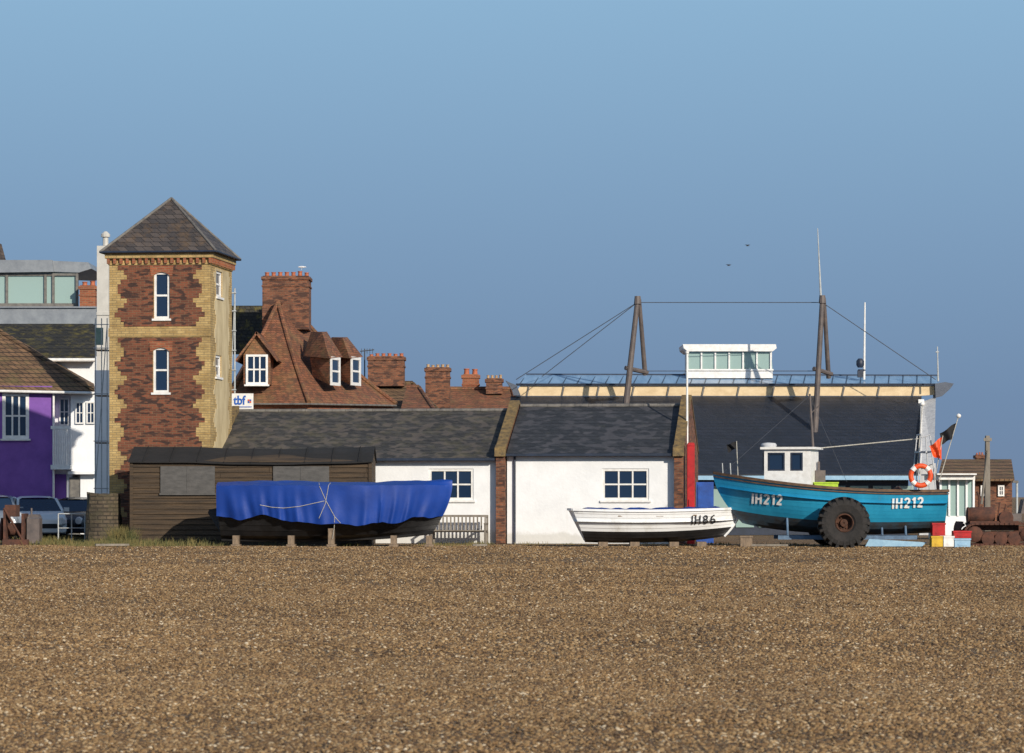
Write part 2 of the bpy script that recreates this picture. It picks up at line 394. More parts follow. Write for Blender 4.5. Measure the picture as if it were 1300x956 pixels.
for h in fw:
    ar=MB(TM); x0,x1,z1=h[0],h[1],h[3]; n_=10; rise=.11
    ar.prism([(x0-.1,z1-.11),(x0-.13,z1+.2),(x1+.13,z1+.2),(x1+.1,z1-.11)]+[(x1-(x1-x0)*k/n_,z1-.11+rise*math.sin(math.pi*k/n_)**.7) for k in range(n_+1)],-.03,-.016)
    ar.build('window_arch',M['orangebrick'],t)
sp2=MB(SM)
for z,e,k in steps(.1,tz(338),9.5,.3):
    for p,q,a_,b_ in cut([(.45+.5*(1-k),2.9-.3*(1-k))],z,e,sw): sp2.box(p,q,-.012,.004,a_,b_)
sp2.build('render_panel',M['greyrender'],t)
co_=MB(TM)
co_.box(-W-.03,.03,-.03,D+.03,8.86,8.93); co_.box(-W-.12,.12,-.12,D+.12,9.07,9.25)
co_.build('cornice',M['buff'],t)
nd=17
for k in range(nd):
    x=-W-.06+(W+.12-.09)*k/(nd-1); MB(TM).box(x,x+.09,-.1,-.001,8.90,9.09).build('dentil',M['orangebrick'],t)
    y=-.06+(D+.12-.09)*k/(nd-1); MB(TM).box(.002,.1,y,y+.09,8.90,9.09).build('dentil',M['orangebrick'],t)
MB(TM).box(-W-.025,.025,-.03,.1,tz(427),tz(416)).build('string_course',M['buff'],t)
rf=MB(TM); o_=.24; ap_=(-W/2,D/2,11.12); zc=9.26
cs=[(-W-o_,-o_,zc),(o_,-o_,zc),(o_,D+o_,zc),(-W-o_,D+o_,zc)]
for k in range(4): rf.face([cs[k],cs[(k+1)%4],ap_])
rf.face(cs); ro=rf.build('roof',M['towerslate'],t)
hp=MB(TM)
for c in cs: hp.tube((c[0],c[1],c[2]+.01),(ap_[0],ap_[1],ap_[2]+.01),.042)
hp.build('hip_flashing',M['lead'],ro)
hp=MB(TM)
for k in range(4): hp.tube(cs[k],cs[(k+1)%4],.035)
hp.build('gutter',M['navy'],ro)
for h in fw: window(t,TM,h[0],h[1],h[2],h[3],0,1,2,.07,.06)
for h in sw: window(t,SM,h[0],h[1],h[2],h[3],0,1,2,.08,.06)

# ------------------------------------------------------------------ row of low white buildings
RM=rot_at(643,100,-7)
def rx(px): return (px-643)/40.0/math.cos(R(7))
def white_house(name,label,x0,x1,ze,zr,win,roofmat):
    h=thing(name,label,'building',RM@Vector(((x0+x1)/2,3.5,0)))
    b=MB(RM); b.wall(x0,x1,0,ze,[win] if win else [],0)
    b.face([(x0,0,0),(x0,7,0),(x0,7,ze),(x0,3.5,zr-.1),(x0,0,ze)]); b.face([(x1,0,0),(x1,7,0),(x1,7,ze),(x1,3.5,zr-.1),(x1,0,ze)]); b.face([(x0,7,0),(x1,7,0),(x1,7,ze),(x0,7,ze)])
    b.build('wall',M['white'],h)
    r=MB(RM); n=24; rows=[]
    for j in range(9):
        f=j/8; rows.append([(x0+(x1-x0)*k/n, -.22+3.72*f, ze-.02+(zr-ze+.02)*f+.025*noise.noise(Vector((k*.5,j*.6,x0)))) for k in range(n+1)])
    r.grid(rows); r.slab([(x0,7.2,ze),(x1,7.2,ze),(x1,3.52,zr-.02),(x0,3.52,zr-.02)],.1)
    r.face([(x0,-.22,ze-.10),(x1,-.22,ze-.10),(x1,-.215,ze-.03),(x0,-.215,ze-.03)])
    r.face([(x0,-.22,ze-.10),(x1,-.22,ze-.10),(x1,0,ze-.10),(x0,0,ze-.10)])
    rr=r.build('roof',roofmat,h)
    rt=MB(RM); x=x0
    while x<x1-.2:
        e=min(x+.45,x1); rt.tube((x+.01,3.5,zr+.0),(e,3.5,zr+.0),.07,.075,8); x=e
    rt.build('ridge_tiles',M['lead'],rr)
    gt=MB(RM); gt.box(x0,x1,-.33,-.225,ze-.09,ze-.01)
    for xx in (x0+.25,): gt.tube((xx,-.07,.02),(xx,-.07,ze-.1),.035)
    gt.build('gutter',M['navy'],h)
    return h
zA=2.72;zB=2.86
wA=(rx(544),rx(601),tz(635),tz(595)); wB=(rx(764),rx(823),tz(635),tz(595))
hA=white_house('low_building','long low white building with mossy slate roof joining the brick tower',rx(270),-.34,zA,4.32,wA,M['slate'])
hB=white_house('low_building','shorter white building with neat slate roof between two brick buttresses',.02,rx(855),zB,4.46,wB,M['slate2'])
window(hA,RM,*wA[:2],wA[2],wA[3],0,3,2,.08,.05); window(hB,RM,*wB[:2],wB[2],wB[3],0,3,2,.08,.05)
def parapet(h,x0,x1,ze,zr,y0=-.3,nm='parapet'):
    b=MB(RM); b.prismx([(y0,0),(y0,ze+.05),(3.5,zr+.08),(7.2,ze+.05),(7.2,0)],x0,x1); p=b.build(nm,M['darkbrick'],h)
    c=MB(RM)
    c.prismx([(y0-.08,ze+.055),(y0-.08,ze+.14),(3.5,zr+.19),(3.5,zr+.085)],x0-.02,x1+.02); c.prismx([(7.28,ze+.055),(7.28,ze+.14),(3.502,zr+.19),(3.502,zr+.085)],x0-.02,x1+.02)
    c.prismx([(y0-.12,ze-.1),(y0-.12,ze+.16),(y0+.12,ze+.26),(y0+.12,ze-.1)],x0-.03,x1+.03)
    c.build('coping',M['stone'],p)
parapet(hB,-.30,-.02,zB,4.46)
parapet(hB,rx(855)+.005,rx(855)+.29,zB,4.62)
c=MB(RM); c.prismx([(-.3,zA-.1),(-.3,zA+.14),(3.5,4.5),(3.5,4.28)],rx(270)-.22,rx(270)+.02); c.build('gable_coping',M['stone'],hA)

# ------------------------------------------------------------------ tarred shed
sh=thing('timber_shed','long dark weatherboarded shed with felt roof in front of the tower','shed',P(318,693,98.3))
SY=97.0; x0=PX(165,SY); x1=PX(472,SY)
b=MB()
zt=PZ(585,SY); shut=[(PX(204,SY),PX(273,SY),PZ(626,SY),PZ(592,SY)),(PX(347,SY),PX(418,SY),PZ(618,SY),PZ(592,SY))]
z=0
while z<zt:
    e=min(z+.16,zt); xa=x0
    while xa<x1:
        xb=min(x1,xa+random.uniform(1.6,3.6)); j=random.uniform(-.006,.006)
        b.face([(xa,SY-.03+j,z-.01),(xb-.008,SY-.03+j,z-.01+random.uniform(-.01,.01)),(xb-.008,SY,e),(xa,SY,e)]); b.face([(xa,SY-.03+j,z-.01),(xb-.008,SY-.03+j,z-.01),(xb-.008,SY+.01,z-.01),(xa,SY+.01,z-.01)])
        xa=xb
    z=e
b.box(x0,x1,SY+.012,99.7,0,zt)
b.prismx([(SY,zt),(98.4,PZ(568,98.4)-.08),(99.7,zt)],x0+.01,x1-.01)
for xx in (x0,x1-.1): b.box(xx,xx+.1,SY-.06,SY-.031,0,zt)
b.build('wall',M['tar'],sh)
for s in shut:
    q=MB(); q.box(s[0],s[1],SY-.075,SY-.032,s[2],s[3])
    q.box(s[0]-.03,s[1]+.03,SY-.09,SY-.032,s[2]-.06,s[2]-.002); q.box((s[0]+s[1])/2-.02,(s[0]+s[1])/2+.02,SY-.09,SY-.076,s[2],s[3])
    q.build('shutter',M['shutter'],sh)
r=MB(); rows=[]
def sag(u): return .02*math.sin(u*7)+.03*noise.noise(Vector((u*6,2,0)))-.05*math.sin(u*math.pi)+.02
yy=[(SY-.14,PZ(588,SY)-.005),(SY-.13,PZ(588,SY)+.03),(97.7,None),(98.4,PZ(568,98.4)),(99.1,None),(99.85,PZ(588,SY))]
for y,zz in yy:
    if zz is None: zz=(PZ(588,SY)+PZ(568,98.4))/2+.04
    rows.append([(x0-.04+(x1-x0+.08)*k/40,y,zz+sag(k/40)) for k in range(41)])
r.grid(rows); rr=r.build('roof',M['felt'],sh,True)
for k in range(9):
    u=(k+.5)/9; x=x0+(x1-x0)*u
    MB().tube((x,SY-.14,PZ(588,SY)+.04+sag(u)),(x,98.38,PZ(568,98.4)+.02+sag(u)),.014,n=5).build('batten',M['felt'],rr)

# ------------------------------------------------------------------ hulls
class Hull:
    def __init__(s,xb,dirx,L,B,yc,sheer,keel,rake,tr,ang=0,e0=.95,e1=.42,srake=0,full=2.3):
        s.__dict__.update(locals())
        cx=xb+dirx*L/2
        s.T=Matrix.Translation((cx,yc,0))@Matrix.Rotation(R(ang),4,'Z')@Matrix.Translation((-cx,-yc,0))
    def b(s,t):
        f=1-(1-min(t/.5,1))**s.full
        return s.B*f*(1-(1-s.tr)*max(0,(t-.5)/.5)**2)
    def pt(s,t,h,side,out=0):
        e=s.e1+(s.e0-s.e1)*max(0,1-t/.45)+(.12*max(0,(t-.7)/.3))
        y=(s.b(t)*(h**e)+out)*side
        z=s.keel(t)+(s.sheer(t)-s.keel(t))*h
        x=s.xb+s.dirx*(s.L*t+s.rake*(1-h)**1.7*(1-t)**3 - s.srake*(1-h)*max(0,(t-.6)/.4)**2)
        return (x,s.yc+y,z)
    def mesh(s,ns=36,nk=9,clink=.018,hw=.4,mats=None,name='hull',parent=None,inner=True):
        m=MB(s.T)
        for side in (-1,1):
            for k in range(nk):
                h0=(k/nk)**1.15; h1=((k+1)/nk)**1.15
                m.mi=1 if (h0+h1)/2<hw else 0
                A=[s.pt(i/ns,h0,side,clink if k else 0) for i in range(ns+1)]; Bq=[s.pt(i/ns,h1,side,0) for i in range(ns+1)]
                m.grid([A,Bq])
                if k and clink: m.grid([[s.pt(i/ns,h0,side,0) for i in range(ns+1)],A])
        m.mi=0
        m.face([s.pt(1,k/8,-1) for k in range(9)]+[s.pt(1,k/8,1) for k in range(8,0,-1)])
        if inner:
            m.grid([[ (p[0],p[1]+.0,p[2]-.28) for p in [s.pt(i/ns,.93,-1) for i in range(1,ns+1)]],[(p[0],p[1],p[2]-.28) for p in [s.pt(i/ns,.93,1) for i in range(1,ns+1)]]])
        o=m.build(name,mats,parent,True)
        bv=BVHTree.FromPolygons([tuple(v) for v in m.v],m.f)
        return o,bv
    def rail(s,name,mat,parent,w=.045,hh=.05,h=1.0,ns=36,dz=0):
        m=MB(s.T)
        for side in (-1,1):
            pts=[Vector(s.pt(i/ns,h,side,.01))+Vector((0,0,dz)) for i in range(ns+1)]
            r=[[p+Vector((0,a*side,c)) for p in pts] for a,c in ((-w,-hh),(w*.7,-hh),(w*.7,hh),(-w,hh),(-w,-hh))]
            m.grid(r)
        a=Vector(s.pt(1,h,-1))+Vector((0,0,dz)); c=Vector(s.pt(1,h,1))+Vector((0,0,dz)); m.box(a.x-.03,a.x+.03,a.y,c.y,a.z-hh,a.z+hh)
        return m.build(name,mat,parent)
# sign-writer's block letters as strokes in a 0.6 x 1 cell
def arc(cx,cy,rx_,ry_,a0,a1,n=10): return [(cx+rx_*math.cos(R(a0+(a1-a0)*k/n)),cy+ry_*math.sin(R(a0+(a1-a0)*k/n))) for k in range(n+1)]
GL={'I':(.16,[[(.08,0),(.08,1)]]),
    'H':(.62,[[(.08,0),(.08,1)],[(.54,0),(.54,1)],[(.08,.5),(.54,.5)]]),
    '1':(.34,[[(.26,0),(.26,1)],[(.26,.95),(.05,.74)]]),
    '2':(.58,[arc(.29,.70,.22,.23,165,-35,12)+[(.08,.08),(.54,.08)]]),
    '8':(.60,[arc(.30,.715,.19,.21,0,360,16),arc(.30,.27,.22,.20,0,360,16)]),
    '6':(.60,[arc(.30,.29,.21,.22,0,360,16),[(.09,.30),(.12,.62),(.24,.84),(.44,.95)]]),
    }
def hull_text(txt,a,b,t,u,Y,bv,mat,parent,tilt=0,off=.02,sw_=.17,gap=.16):
    tot=sum(GL[c][0] for c in txt)+gap*(len(txt)-1); x=0; m=MB()
    def put(p):
        px=a+(b-a)*p[0]/tot; py=u+(t-u)*p[1]+tilt*(p[0]/tot-.5)
        X_=PX(px,Y); Z_=PZ(py,Y); best=None
        for dz in (-.03,0,.03):
            h=bv.ray_cast(Vector((X_,80,Z_+dz)),Vector((0,1,0)))
            if h[0] is not None: best=h[0].y if best is None else min(best,h[0].y)
        return (X_,(best if best is not None else Y)-off,Z_)
    asp=(b-a)/tot/abs(t-u)   # keep strokes even in both directions
    for c in txt:
        for st in GL[c][1]:
            P_=[]
            for (p,q) in zip(st,st[1:]):
                L_=math.hypot((q[0]-p[0])*asp,q[1]-p[1]); n_=max(1,int(L_/.12)); P_+=[(p[0]+(q[0]-p[0])*k/n_,p[1]+(q[1]-p[1])*k/n_) for k in range(n_)]
            P_.append(st[-1]); rows=[]
            for i,p in enumerate(P_):
                p0=P_[max(0,i-1)]; p1=P_[min(len(P_)-1,i+1)]; dx,dy=(p1[0]-p0[0])*asp,p1[1]-p0[1]; l=math.hypot(dx,dy) or 1; nx,ny=-dy/l*sw_/2,dx/l*sw_/2
                rows.append([put((x+p[0]+nx/asp,p[1]+ny)),put((x+p[0]-nx/asp,p[1]-ny))])
            m.grid(rows); off+=.0012
        x+=GL[c][0]+gap
    return m.build('lettering',mat,parent)
def textmesh(txt,bold=.02):
    cu=bpy.data.curves.new('t','FONT'); cu.body=txt; cu.size=1; cu.offset=bold; cu.resolution_u=3
    o=bpy.data.objects.new('t',cu); C.objects.link(o); bpy.context.view_layer.update()
    me=bpy.data.meshes.new_from_object(o.evaluated_get(bpy.context.evaluated_depsgraph_get()))
    vs=[v.co.copy() for v in me.vertices]; fs=[list(p.vertices) for p in me.polygons]
    bpy.data.objects.remove(o); bpy.data.curves.remove(cu)
    xs=[v.x for v in vs]; ys_=[v.y for v in vs]; x0,x1,y0,y1=min(xs),max(xs),min(ys_),max(ys_)
    return [((v.x-x0)/(x1-x0),(v.y-y0)/(y1-y0)) for v in vs],fs

# white boat IH86
bt_=thing('rowing_boat','small white clinker boat with black bottom numbered IH86 on the shingle','boat',P(832,694,94))
H=Hull(PX(941,94),-1,5.12,.92,94,lambda t:1.05+.09*(1-t)**2+.08*max(0,t-.4)**2*2,lambda t:.08+.22*(1-t)**3.+.05*t*t,.5,.62,ang=6,srake=.45)
o,bv=H.mesh(nk=10,hw=.38,mats=[M['hullwhite'],M['hullblack']],parent=bt_)
H.rail('gunwale',M['hullwhite'],bt_,.04,.035)
hull_text('IH86',879,911,654.2,665.5,93,bv,M['textblack'],bt_,tilt=-1.5,off=.016,sw_=.14,gap=.2)
for tt in (.3,.5,.72):
    m=MB(H.T); p=H.pt(tt,.85,-1); q=H.pt(tt,.85,1); m.box(p[0]-.11,p[0]+.11,p[1],q[1],p[2]-.03,p[2]); m.build('thwart',M['wood'],bt_)
m=MB(H.T); rows=[]
for i in range(31):
    tt=.12+.80*i/30; rows.append([ (H.pt(tt,1,-1)[0], 94+H.b(tt)*.9*u, H.sheer(tt)-.01+.06*(1-u*u)+.08*noise.noise(Vector((i*.5,u*3,0)))) for u in [k/5-1 for k in range(11)]])
m.grid(rows); m.build('boat_cover',M['tarp'],bt_,True)
m=MB(H.T); m.path([Vector(H.pt(0,k/8,1))-Vector((-.02,0,0)) for k in range(0,9)]+[Vector(H.pt(0,1,1))+Vector((.02,0,.08))],.035,6); m.build('stem',M['hullwhite'],bt_)
for xx in (760,800,850,885):
    MB().pbox(xx,xx+12,688,696,93.6,94.4).build('wooden_chock',M['wood'],None,tagv=('timber chock wedged under the white boat, '+{760:'leftmost of four',800:'second of four from the left',850:'third of four from the left',885:'rightmost of four'}[xx],'chock','chocks under the white boat'))

# blue covered boat
cb=thing('covered_boat','large black hulled boat wrapped in a bright blue tarpaulin beside the shed','boat',P(420,694,94))
HB=Hull(PX(573,94),-1,6.95,1.25,94,lambda t:1.76+.03*(1-t)**2,lambda t:.16+.26*(1-t)**3+.05*t*t,.55,.72,ang=2,srake=.1)
o,bv=HB.mesh(nk=9,hw=2,mats=[M['hullwhite'],M['hullblack']],parent=cb,inner=False)
m=MB(HB.T); rows=[]; ns=200
def drop(t): return .92+.26*math.exp(-((t-.42)/.26)**2)+.035*math.sin(t*37)+.09*noise.noise(Vector((t*7,5,1)))+.04*noise.noise(Vector((t*24,5,8)))
for i in range(ns+1):
    t_=i/ns; row=[]; bb=HB.b(t_)*1.0+.05; shz=HB.sheer(t_)
    for k in range(-24,25):
        u=k/24
        if abs(u)<=.5:
            w=abs(u)/.5; z=shz+.05+(.12+.03*math.sin(t_*9+1))*(1-w**1.8); y=math.copysign(bb*w,u)
            x=HB.pt(t_,1,1)[0]; z+=.03*noise.noise(Vector((t_*14,u*5,0)))
        else:
            w=(abs(u)-.5)/.5; dr=drop(t_); z=shz+.05-dr*w
            hh=max(.05,1-(dr*w)/(shz-HB.keel(t_)))
            p=HB.pt(t_,hh,1,.05)
            ph_=3.0*noise.noise(Vector((t_*4,w*.6,9)))
            fold=(.045*math.sin(t_*62+ph_*2)+.02*math.sin(t_*141+ph_*3))*w**1.1+.07*noise.noise(Vector((t_*9,w*1.2,3)))*w**.7
            y=math.copysign(max(p[1]-94,bb*(1-.12*w))+fold,u); x=p[0] if t_<.3 else HB.pt(t_,1,1)[0]
        if i==0: x+=.03
        row.append((x,94+y,z))
    rows.append(row)
m.grid(rows); m.face(list(rows[-1])); tp=m.build('tarpaulin',M['tarp'],cb,True)
bvt=BVHTree.FromPolygons([tuple(v) for v in m.v],m.f)
def onsurf(bvh,px,py,Y=92.8,off=.012):
    x=PX(px,Y); z=PZ(py,Y); h=bvh.ray_cast(Vector((x,80,z)),Vector((0,1,0)))
    return Vector((x,(h[0].y-off) if h[0] is not None else 92.9,z))
for pl in ([(404,613),(408,622),(414,636),(425,656),(432,664)],[(418,613),(416,624),(413,640),(405,658)],[(425,656),(424,670),(422,684)],[(330,641),(345,644),(360,645),(380,643),(412,636)]):
    q=[]
    for (a,b_),(c_,d_) in zip(pl,pl[1:]):
        for k in range(4): q.append(onsurf(bvt,a+(c_-a)*k/4,b_+(d_-b_)*k/4))
    q.append(onsurf(bvt,*pl[-1])); m=MB(); m.path(q,.009,5); m.build('rope',M['rope'],cb)
m=MB(HB.T); m.path([HB.pt(k/20,.0,1) for k in range(21)],.05,6); m.build('keel',M['hullblack'],cb)
m=MB(HB.T); m.prism([(HB.xb-6.9,.45),(HB.xb-7.25,1.0),(HB.xb-7.22,1.1),(HB.xb-6.98,1.15)],93.95,94.05); m.build('rudder',M['hullblack'],cb)
for i,xx in enumerate((300,370,421,500,545)):
    m=MB(); a=PX(xx,93.2)
    m.box(a-.09,a+.09,92.95,93.4,0.085,.34 if i!=2 else .55); m.box(a-.13,a+.13,92.9,93.45,-.02,.08)
    m.build('boat_prop',M['wood'],None,tagv=('short timber prop under the blue covered boat, number %s from the left'%['one','two','three','four','five'][i],'prop','props under the covered boat'))

# fishing boat IH212
fb=thing('fishing_boat','teal blue fishing boat with white wheelhouse numbered IH212 on a wheeled trailer','boat',P(1050,694,94))
HF=Hull(PX(905,94),1,6.86,1.32,94,lambda t:1.62+.58*(1-t)**2.2+.10*max(0,t-.45)**1.5,lambda t:.34+.36*(1-t)**3.2+.26*max(0,t-.55)**1.5,.88,.92,ang=0,e0=.85,e1=.30,srake=.03,full=2.7)
o,bv=HF.mesh(nk=12,hw=.27,clink=.004,mats=[M['teal'],M['darkteal']],parent=fb)
HF.rail('gunwale',M['rubrail'],fb,.06,.04); HF.rail('rubbing_strake',M['rubrail'],fb,.03,.016,h=.93)
hull_text('IH212',956,993,627.5,640.5,93,bv,M['textwhite'],fb,tilt=2.0,off=.02,sw_=.2,gap=.2)
hull_text('IH212',1132,1171,632,645,93,bv,M['textwhite'],fb,tilt=-2.0,off=.02,sw_=.2,gap=.2)
WM=Matrix.Translation((PX(1004,94),93.8,0))@Matrix.Rotation(R(-16),4,'Z')
wh=MB(WM); wz0,wz1=1.5,PZ(571,94); ww=.70; wd=.62
fwin=[(-.60,-.08,PZ(598,94),PZ(575,94)),(.08,.46,PZ(598,94),PZ(575,94))]
wh.wall(-ww,ww,wz0,wz1,fwin,-wd,.05)
wh.face([(-ww,-wd,wz0),(-ww,wd,wz0),(-ww,wd,wz1),(-ww,-wd,wz1)]); wh.face([(ww,-wd,wz0),(ww,wd,wz0),(ww,wd,wz1),(ww,-wd,wz1)]); wh.face([(-ww,wd,wz0),(ww,wd,wz0),(ww,wd,wz1),(-ww,wd,wz1)])
who=wh.build('wheelhouse',M['whitep'],fb)
MB(WM).box(-ww-.1,ww+.12,-wd-.1,wd+.1,wz1+.002,wz1+.07).build('wheelhouse_roof',M['whitep'],who)
for f in fwin: window(who,WM,*f,-wd-.02,1,1,.05,sill=False,fm=M['navy'])
SMw=WM@Matrix.Translation((-ww,0,0))@Matrix.Rotation(R(-90),4,'Z')
window(who,SMw,-.45,.45,PZ(597,94),PZ(575,94),-.11,2,1,.05,sill=False,fm=M['navy'])
m=MB(); m.pbox(1035,1048,597,622,93.6,94.2); m.pbox(1038,1041,586,597,93.8,93.9); m.build('engine_box',M['mast'],fb)
m=MB(); m.lathe([(.05,0),(.22,.02),(.24,.09),(.2,.15),(.04,.17)],P(976,569,94),n=18); m.build('radar',M['offwhite'],fb,True)
m=MB(); m.tube(P(1035,612,94),P(1028,500,94),.045,.03); m.tube(P(1029,525,94),P(1040,515,94),.02); m.build('mast',M['mast'],fb)
m=MB(); m.tube(P(1040,569,94),P(1166,557,94),.018); m.build('boom',M['rope'],fb)
for e_ in ((1075,612),(915,603)):
    m=MB(); m.tube(P(1028,502,94),P(*e_,94.1),.007,n=4); m.build('rigging_line',M['cable'],fb)
m=MB()
for dy in (-.7,.7):
    m.tube((PX(1161,94),94+dy,1.7),(PX(1167,94),94+dy*.75,PZ(552,94)),.020); m.tube((PX(1184,94),94+dy,1.7),(PX(1178,94),94+dy*.75,PZ(554,94)),.020)
m.tube((PX(1167,94),93.45,PZ(552,94)),(PX(1167,94),94.55,PZ(552,94)),.025); m.box(PX(1164,94),PX(1181,94),93.4,94.6,PZ(575,94),PZ(573,94))
m.tube((PX(1167,94),93.45,PZ(556,94)),(PX(1178,94),93.45,PZ(552,94)),.020)
m.build('stern_gantry',M['offwhite'],fb)
for (a,b_,h_,mt) in ((1068,1094,.20,'net'),(1102,1128,.16,'net'),(1132,1148,.20,'rust')):
    m=MB(); rows=[]
    for i in range(7):
        rows.append([(PX(a+(b_-a)*i/6,94),93.5+.9*k/6,1.58+h_*math.sin(math.pi*min(.97,max(.03,i/6)))**.5*math.sin(math.pi*min(.97,max(.03,k/6)))**.5+.07*noise.noise(Vector((i*.9,k*.9,a)))) for k in range(7)])
    m.grid(rows); m.build('net_heap' if mt=='net' else 'winch_heap',M[mt],fb,True)
for q in (918,928):
    m=MB(); m.tube(P(q,606,93.95),P(q-1,588,93.95),.016); m.build('bow_stanchion',M['steel'],fb)
m=MB(); rows=[]
for i in range(33):
    a=2*math.pi*i/32; row=[]
    for k in range(11):
        q=2*math.pi*k/10; rr_=.29+.075*math.cos(q); row.append((PX(1168,92.6)+rr_*math.cos(a),92.45+.06*math.sin(q),PZ(604,92.6)+rr_*math.sin(a)))
    rows.append(row)
m.grid(rows); lb=m.build('lifebuoy',M['orange'],None,True); tag(lb,'orange ring lifebuoy hung on the stern of the teal fishing boat','lifebuoy')
for a0 in (45,135,225,315):
    m=MB()
    for i in range(4):
        a=R(a0-12+6*i); b2=R(a0-12+6*(i+1)); c0=Vector((PX(1168,92.6),92.45,PZ(604,92.6)))
        m.tube(c0+Vector((.29*math.cos(a),0,.29*math.sin(a))),c0+Vector((.29*math.cos(b2),0,.29*math.sin(b2))),.081,n=10)
    m.build('white_band',M['whitep'],lb)
def flagpole(name,label,p0,p1,fl,mat,Y,ball=True):
    r_=thing(name,label,'flag',P(*p0,Y)); m=MB(); m.tube(P(*p0,Y),P(*p1,Y),.014)
    m.build('pole',M['rope'],r_)
    if ball: MB().lathe([(.01,-.07),(.06,-.04),(.075,0),(.06,.04),(.01,.07)],P(*p1,Y),n=10).build('ball',M['whitep'],r_,True)
    if fl:
        m=MB(); A_,B_,C_,D_=[P(a,b_,Y) for a,b_ in fl]; rows=[]
        for i in range(11):
            u=i/10; rows.append([ (A_.lerp(D_,u)).lerp(B_.lerp(C_,u),v/6)+Vector((0,.06*math.sin(u*8+v*.6)-.03,.02*math.sin(u*6+v))) for v in range(7)])
        m.grid(rows); m.build('flag_cloth',M[mat],r_,True)
    return r_
flagpole('marker_flag','black flag on a slanting marker pole at the stern of the teal boat',(1192,612),(1217,528),[(1214,537),(1208,558),(1195,564),(1193,550)],'black',92.9)
flagpole('marker_flag','orange flag on a marker pole above the orange lifebuoy',(1186,612),(1197,553),[(1196,555),(1195,584),(1184,579),(1180,566)],'orange',92.7,False)
flagpole('marker_flag','tall pale marker pole with white ball top at the boat stern, no flag',(1163,612),(1171,513),None,'orange',94.1)
flagpole('marker_flag','thin pole with small black rag flag rising behind the bow of the teal boat',(937,608),(935,560),[(935,561),(935,570),(924,574),(922,564)],'black',94.4,False)
m=MB(); m.pbox(1034,1064,614,625,93.3,93.7); m.pbox(1033,1065,612,613.9,93.28,93.72); m.build('fish_box',M['lime'],None,tagv=('lime yellow fish box on the deck of the teal boat','box'))
# trailer
tr=thing('boat_trailer','blue steel boat trailer with one huge rubber tyre showing under the teal boat','trailer',P(1071,694,93.5))
def big_wheel(Yf,parent):
    c=Vector((PX(1071,92.1),Yf,.72)); m=MB(); prof=[(.27,-.06),(.27,-.20),(.33,-.25),(.54,-.28),(.66,-.25),(.69,-.16),(.70,0),(.69,.16),(.66,.25),(.54,.28),(.33,.25),(.27,.20),(.27,.06)]
    m.lathe(prof,c,'y',44,cap=False)
    for k in range(20):
        for s in (-1,1):
            a2=2*math.pi*(k+(.5 if s>0 else 0))/20
            def at(r,y,da): return c+Vector((r*math.cos(a2+da),y,r*math.sin(a2+da)))
            w=.055
            q=[at(.64,s*.27,-w),at(.64,s*.27,w),at(.755,s*.25,w),at(.755,s*.25,-w)]; q2=[at(.69,s*.0,.13-w),at(.69,s*.0,.13+w),at(.765,s*.0,.13+w),at(.765,s*.0,.13-w)]
            i0=[m.vt(p) for p in q]; i1=[m.vt(p) for p in q2]; m.idx(i0); m.idx(i1[::-1])
            for j in range(4): m.idx([i0[j],i0[(j+1)%4],i1[(j+1)%4],i1[j]])
            q=[at(.50,s*.283,-w*.7),at(.50,s*.283,w*.7),at(.66,s*.275,w),at(.66,s*.275,-w)]; m.face(q)
    ty=m.build('tyre',M['rubber'],parent,False)
    m=MB(); m.lathe([(.275,-.21),(.25,-.23),(.23,-.21),(.21,-.02),(.12,-.01),(.11,-.12),(.02,-.13)],c,'y',28,cap=False); m.lathe([(.27,.02),(.02,.02)],c,'y',28,cap=False)
    for k in range(6):
        a=2*math.pi*k/6; m.tube(c+Vector((.165*math.cos(a),-.06,.165*math.sin(a))),c+Vector((.165*math.cos(a),-.01,.165*math.sin(a))),.02,n=6)
    m.build('wheel_hub',M['hubrust'],ty,True)
big_wheel(92.1,tr); big_wheel(95.6,tr)
m=MB(); m.box(PX(1071,92.1)-.06,PX(1071,92.1)+.06,92.35,95.35,.66,.78)
m.build('axle',M['rust'],tr)
m=MB()
for yy_ in (93.2,94.7): m.box(PX(985,94),PX(1160,94),yy_,yy_+.1,.22,.34)
for xx in (990,1030,1110,1150): m.box(PX(xx,94),PX(xx,94)+.1,93.305,94.695,.23,.33)
for xx in (1000,1120,1150):
    m.tube((PX(xx,93.2),93.2,.34),(PX(xx,93.2),93.4,.85),.035)
m.build('trailer_frame',M['bluegrey'],tr)
m=MB(); m.prism([(PX(1098,93),.02),(PX(1170,93),.02),(PX(1176,93),.14),(PX(1103,93),.24)],92.9,93.0); m.build('ramp_plate',M['bluepale'],tr)

# ------------------------------------------------------------------ bench
bn=thing('bench','weathered slatted wooden bench against the white wall','bench',P(585,692,99.2))
BM=Matrix.Translation((PX(583,99.4),99.4,0))@Matrix.Rotation(R(-7),4,'Z')
m=MB(BM)
for k in range(14): m.box(-.82+k*.122,-.775+k*.122,.26,.285,.42,.84)
m.box(-.88,.88,.25,.295,.842,.91); m.box(-.88,.88,.25,.295,.36,.419); m.build('backrest',M['greywood'],bn)
m=MB(BM)
for k in range(4): m.box(-.88,.88,-.22+k*.115,-.13+k*.115,.40,.43)
m.build('seat',M['greywood'],bn)
for sx in (-1,1):
    MB(BM).box(sx*.85-.03,sx*.85+.03,-.25,-.19,0,.62).build('leg',M['greywood'],bn); MB(BM).box(sx*.85-.03,sx*.85+.03,.3,.35,0,.9).build('leg',M['greywood'],bn)
    MB(BM).box(sx*.85-.035,sx*.85+.035,-.28,.34,.622,.66).build('armrest',M['greywood'],bn)

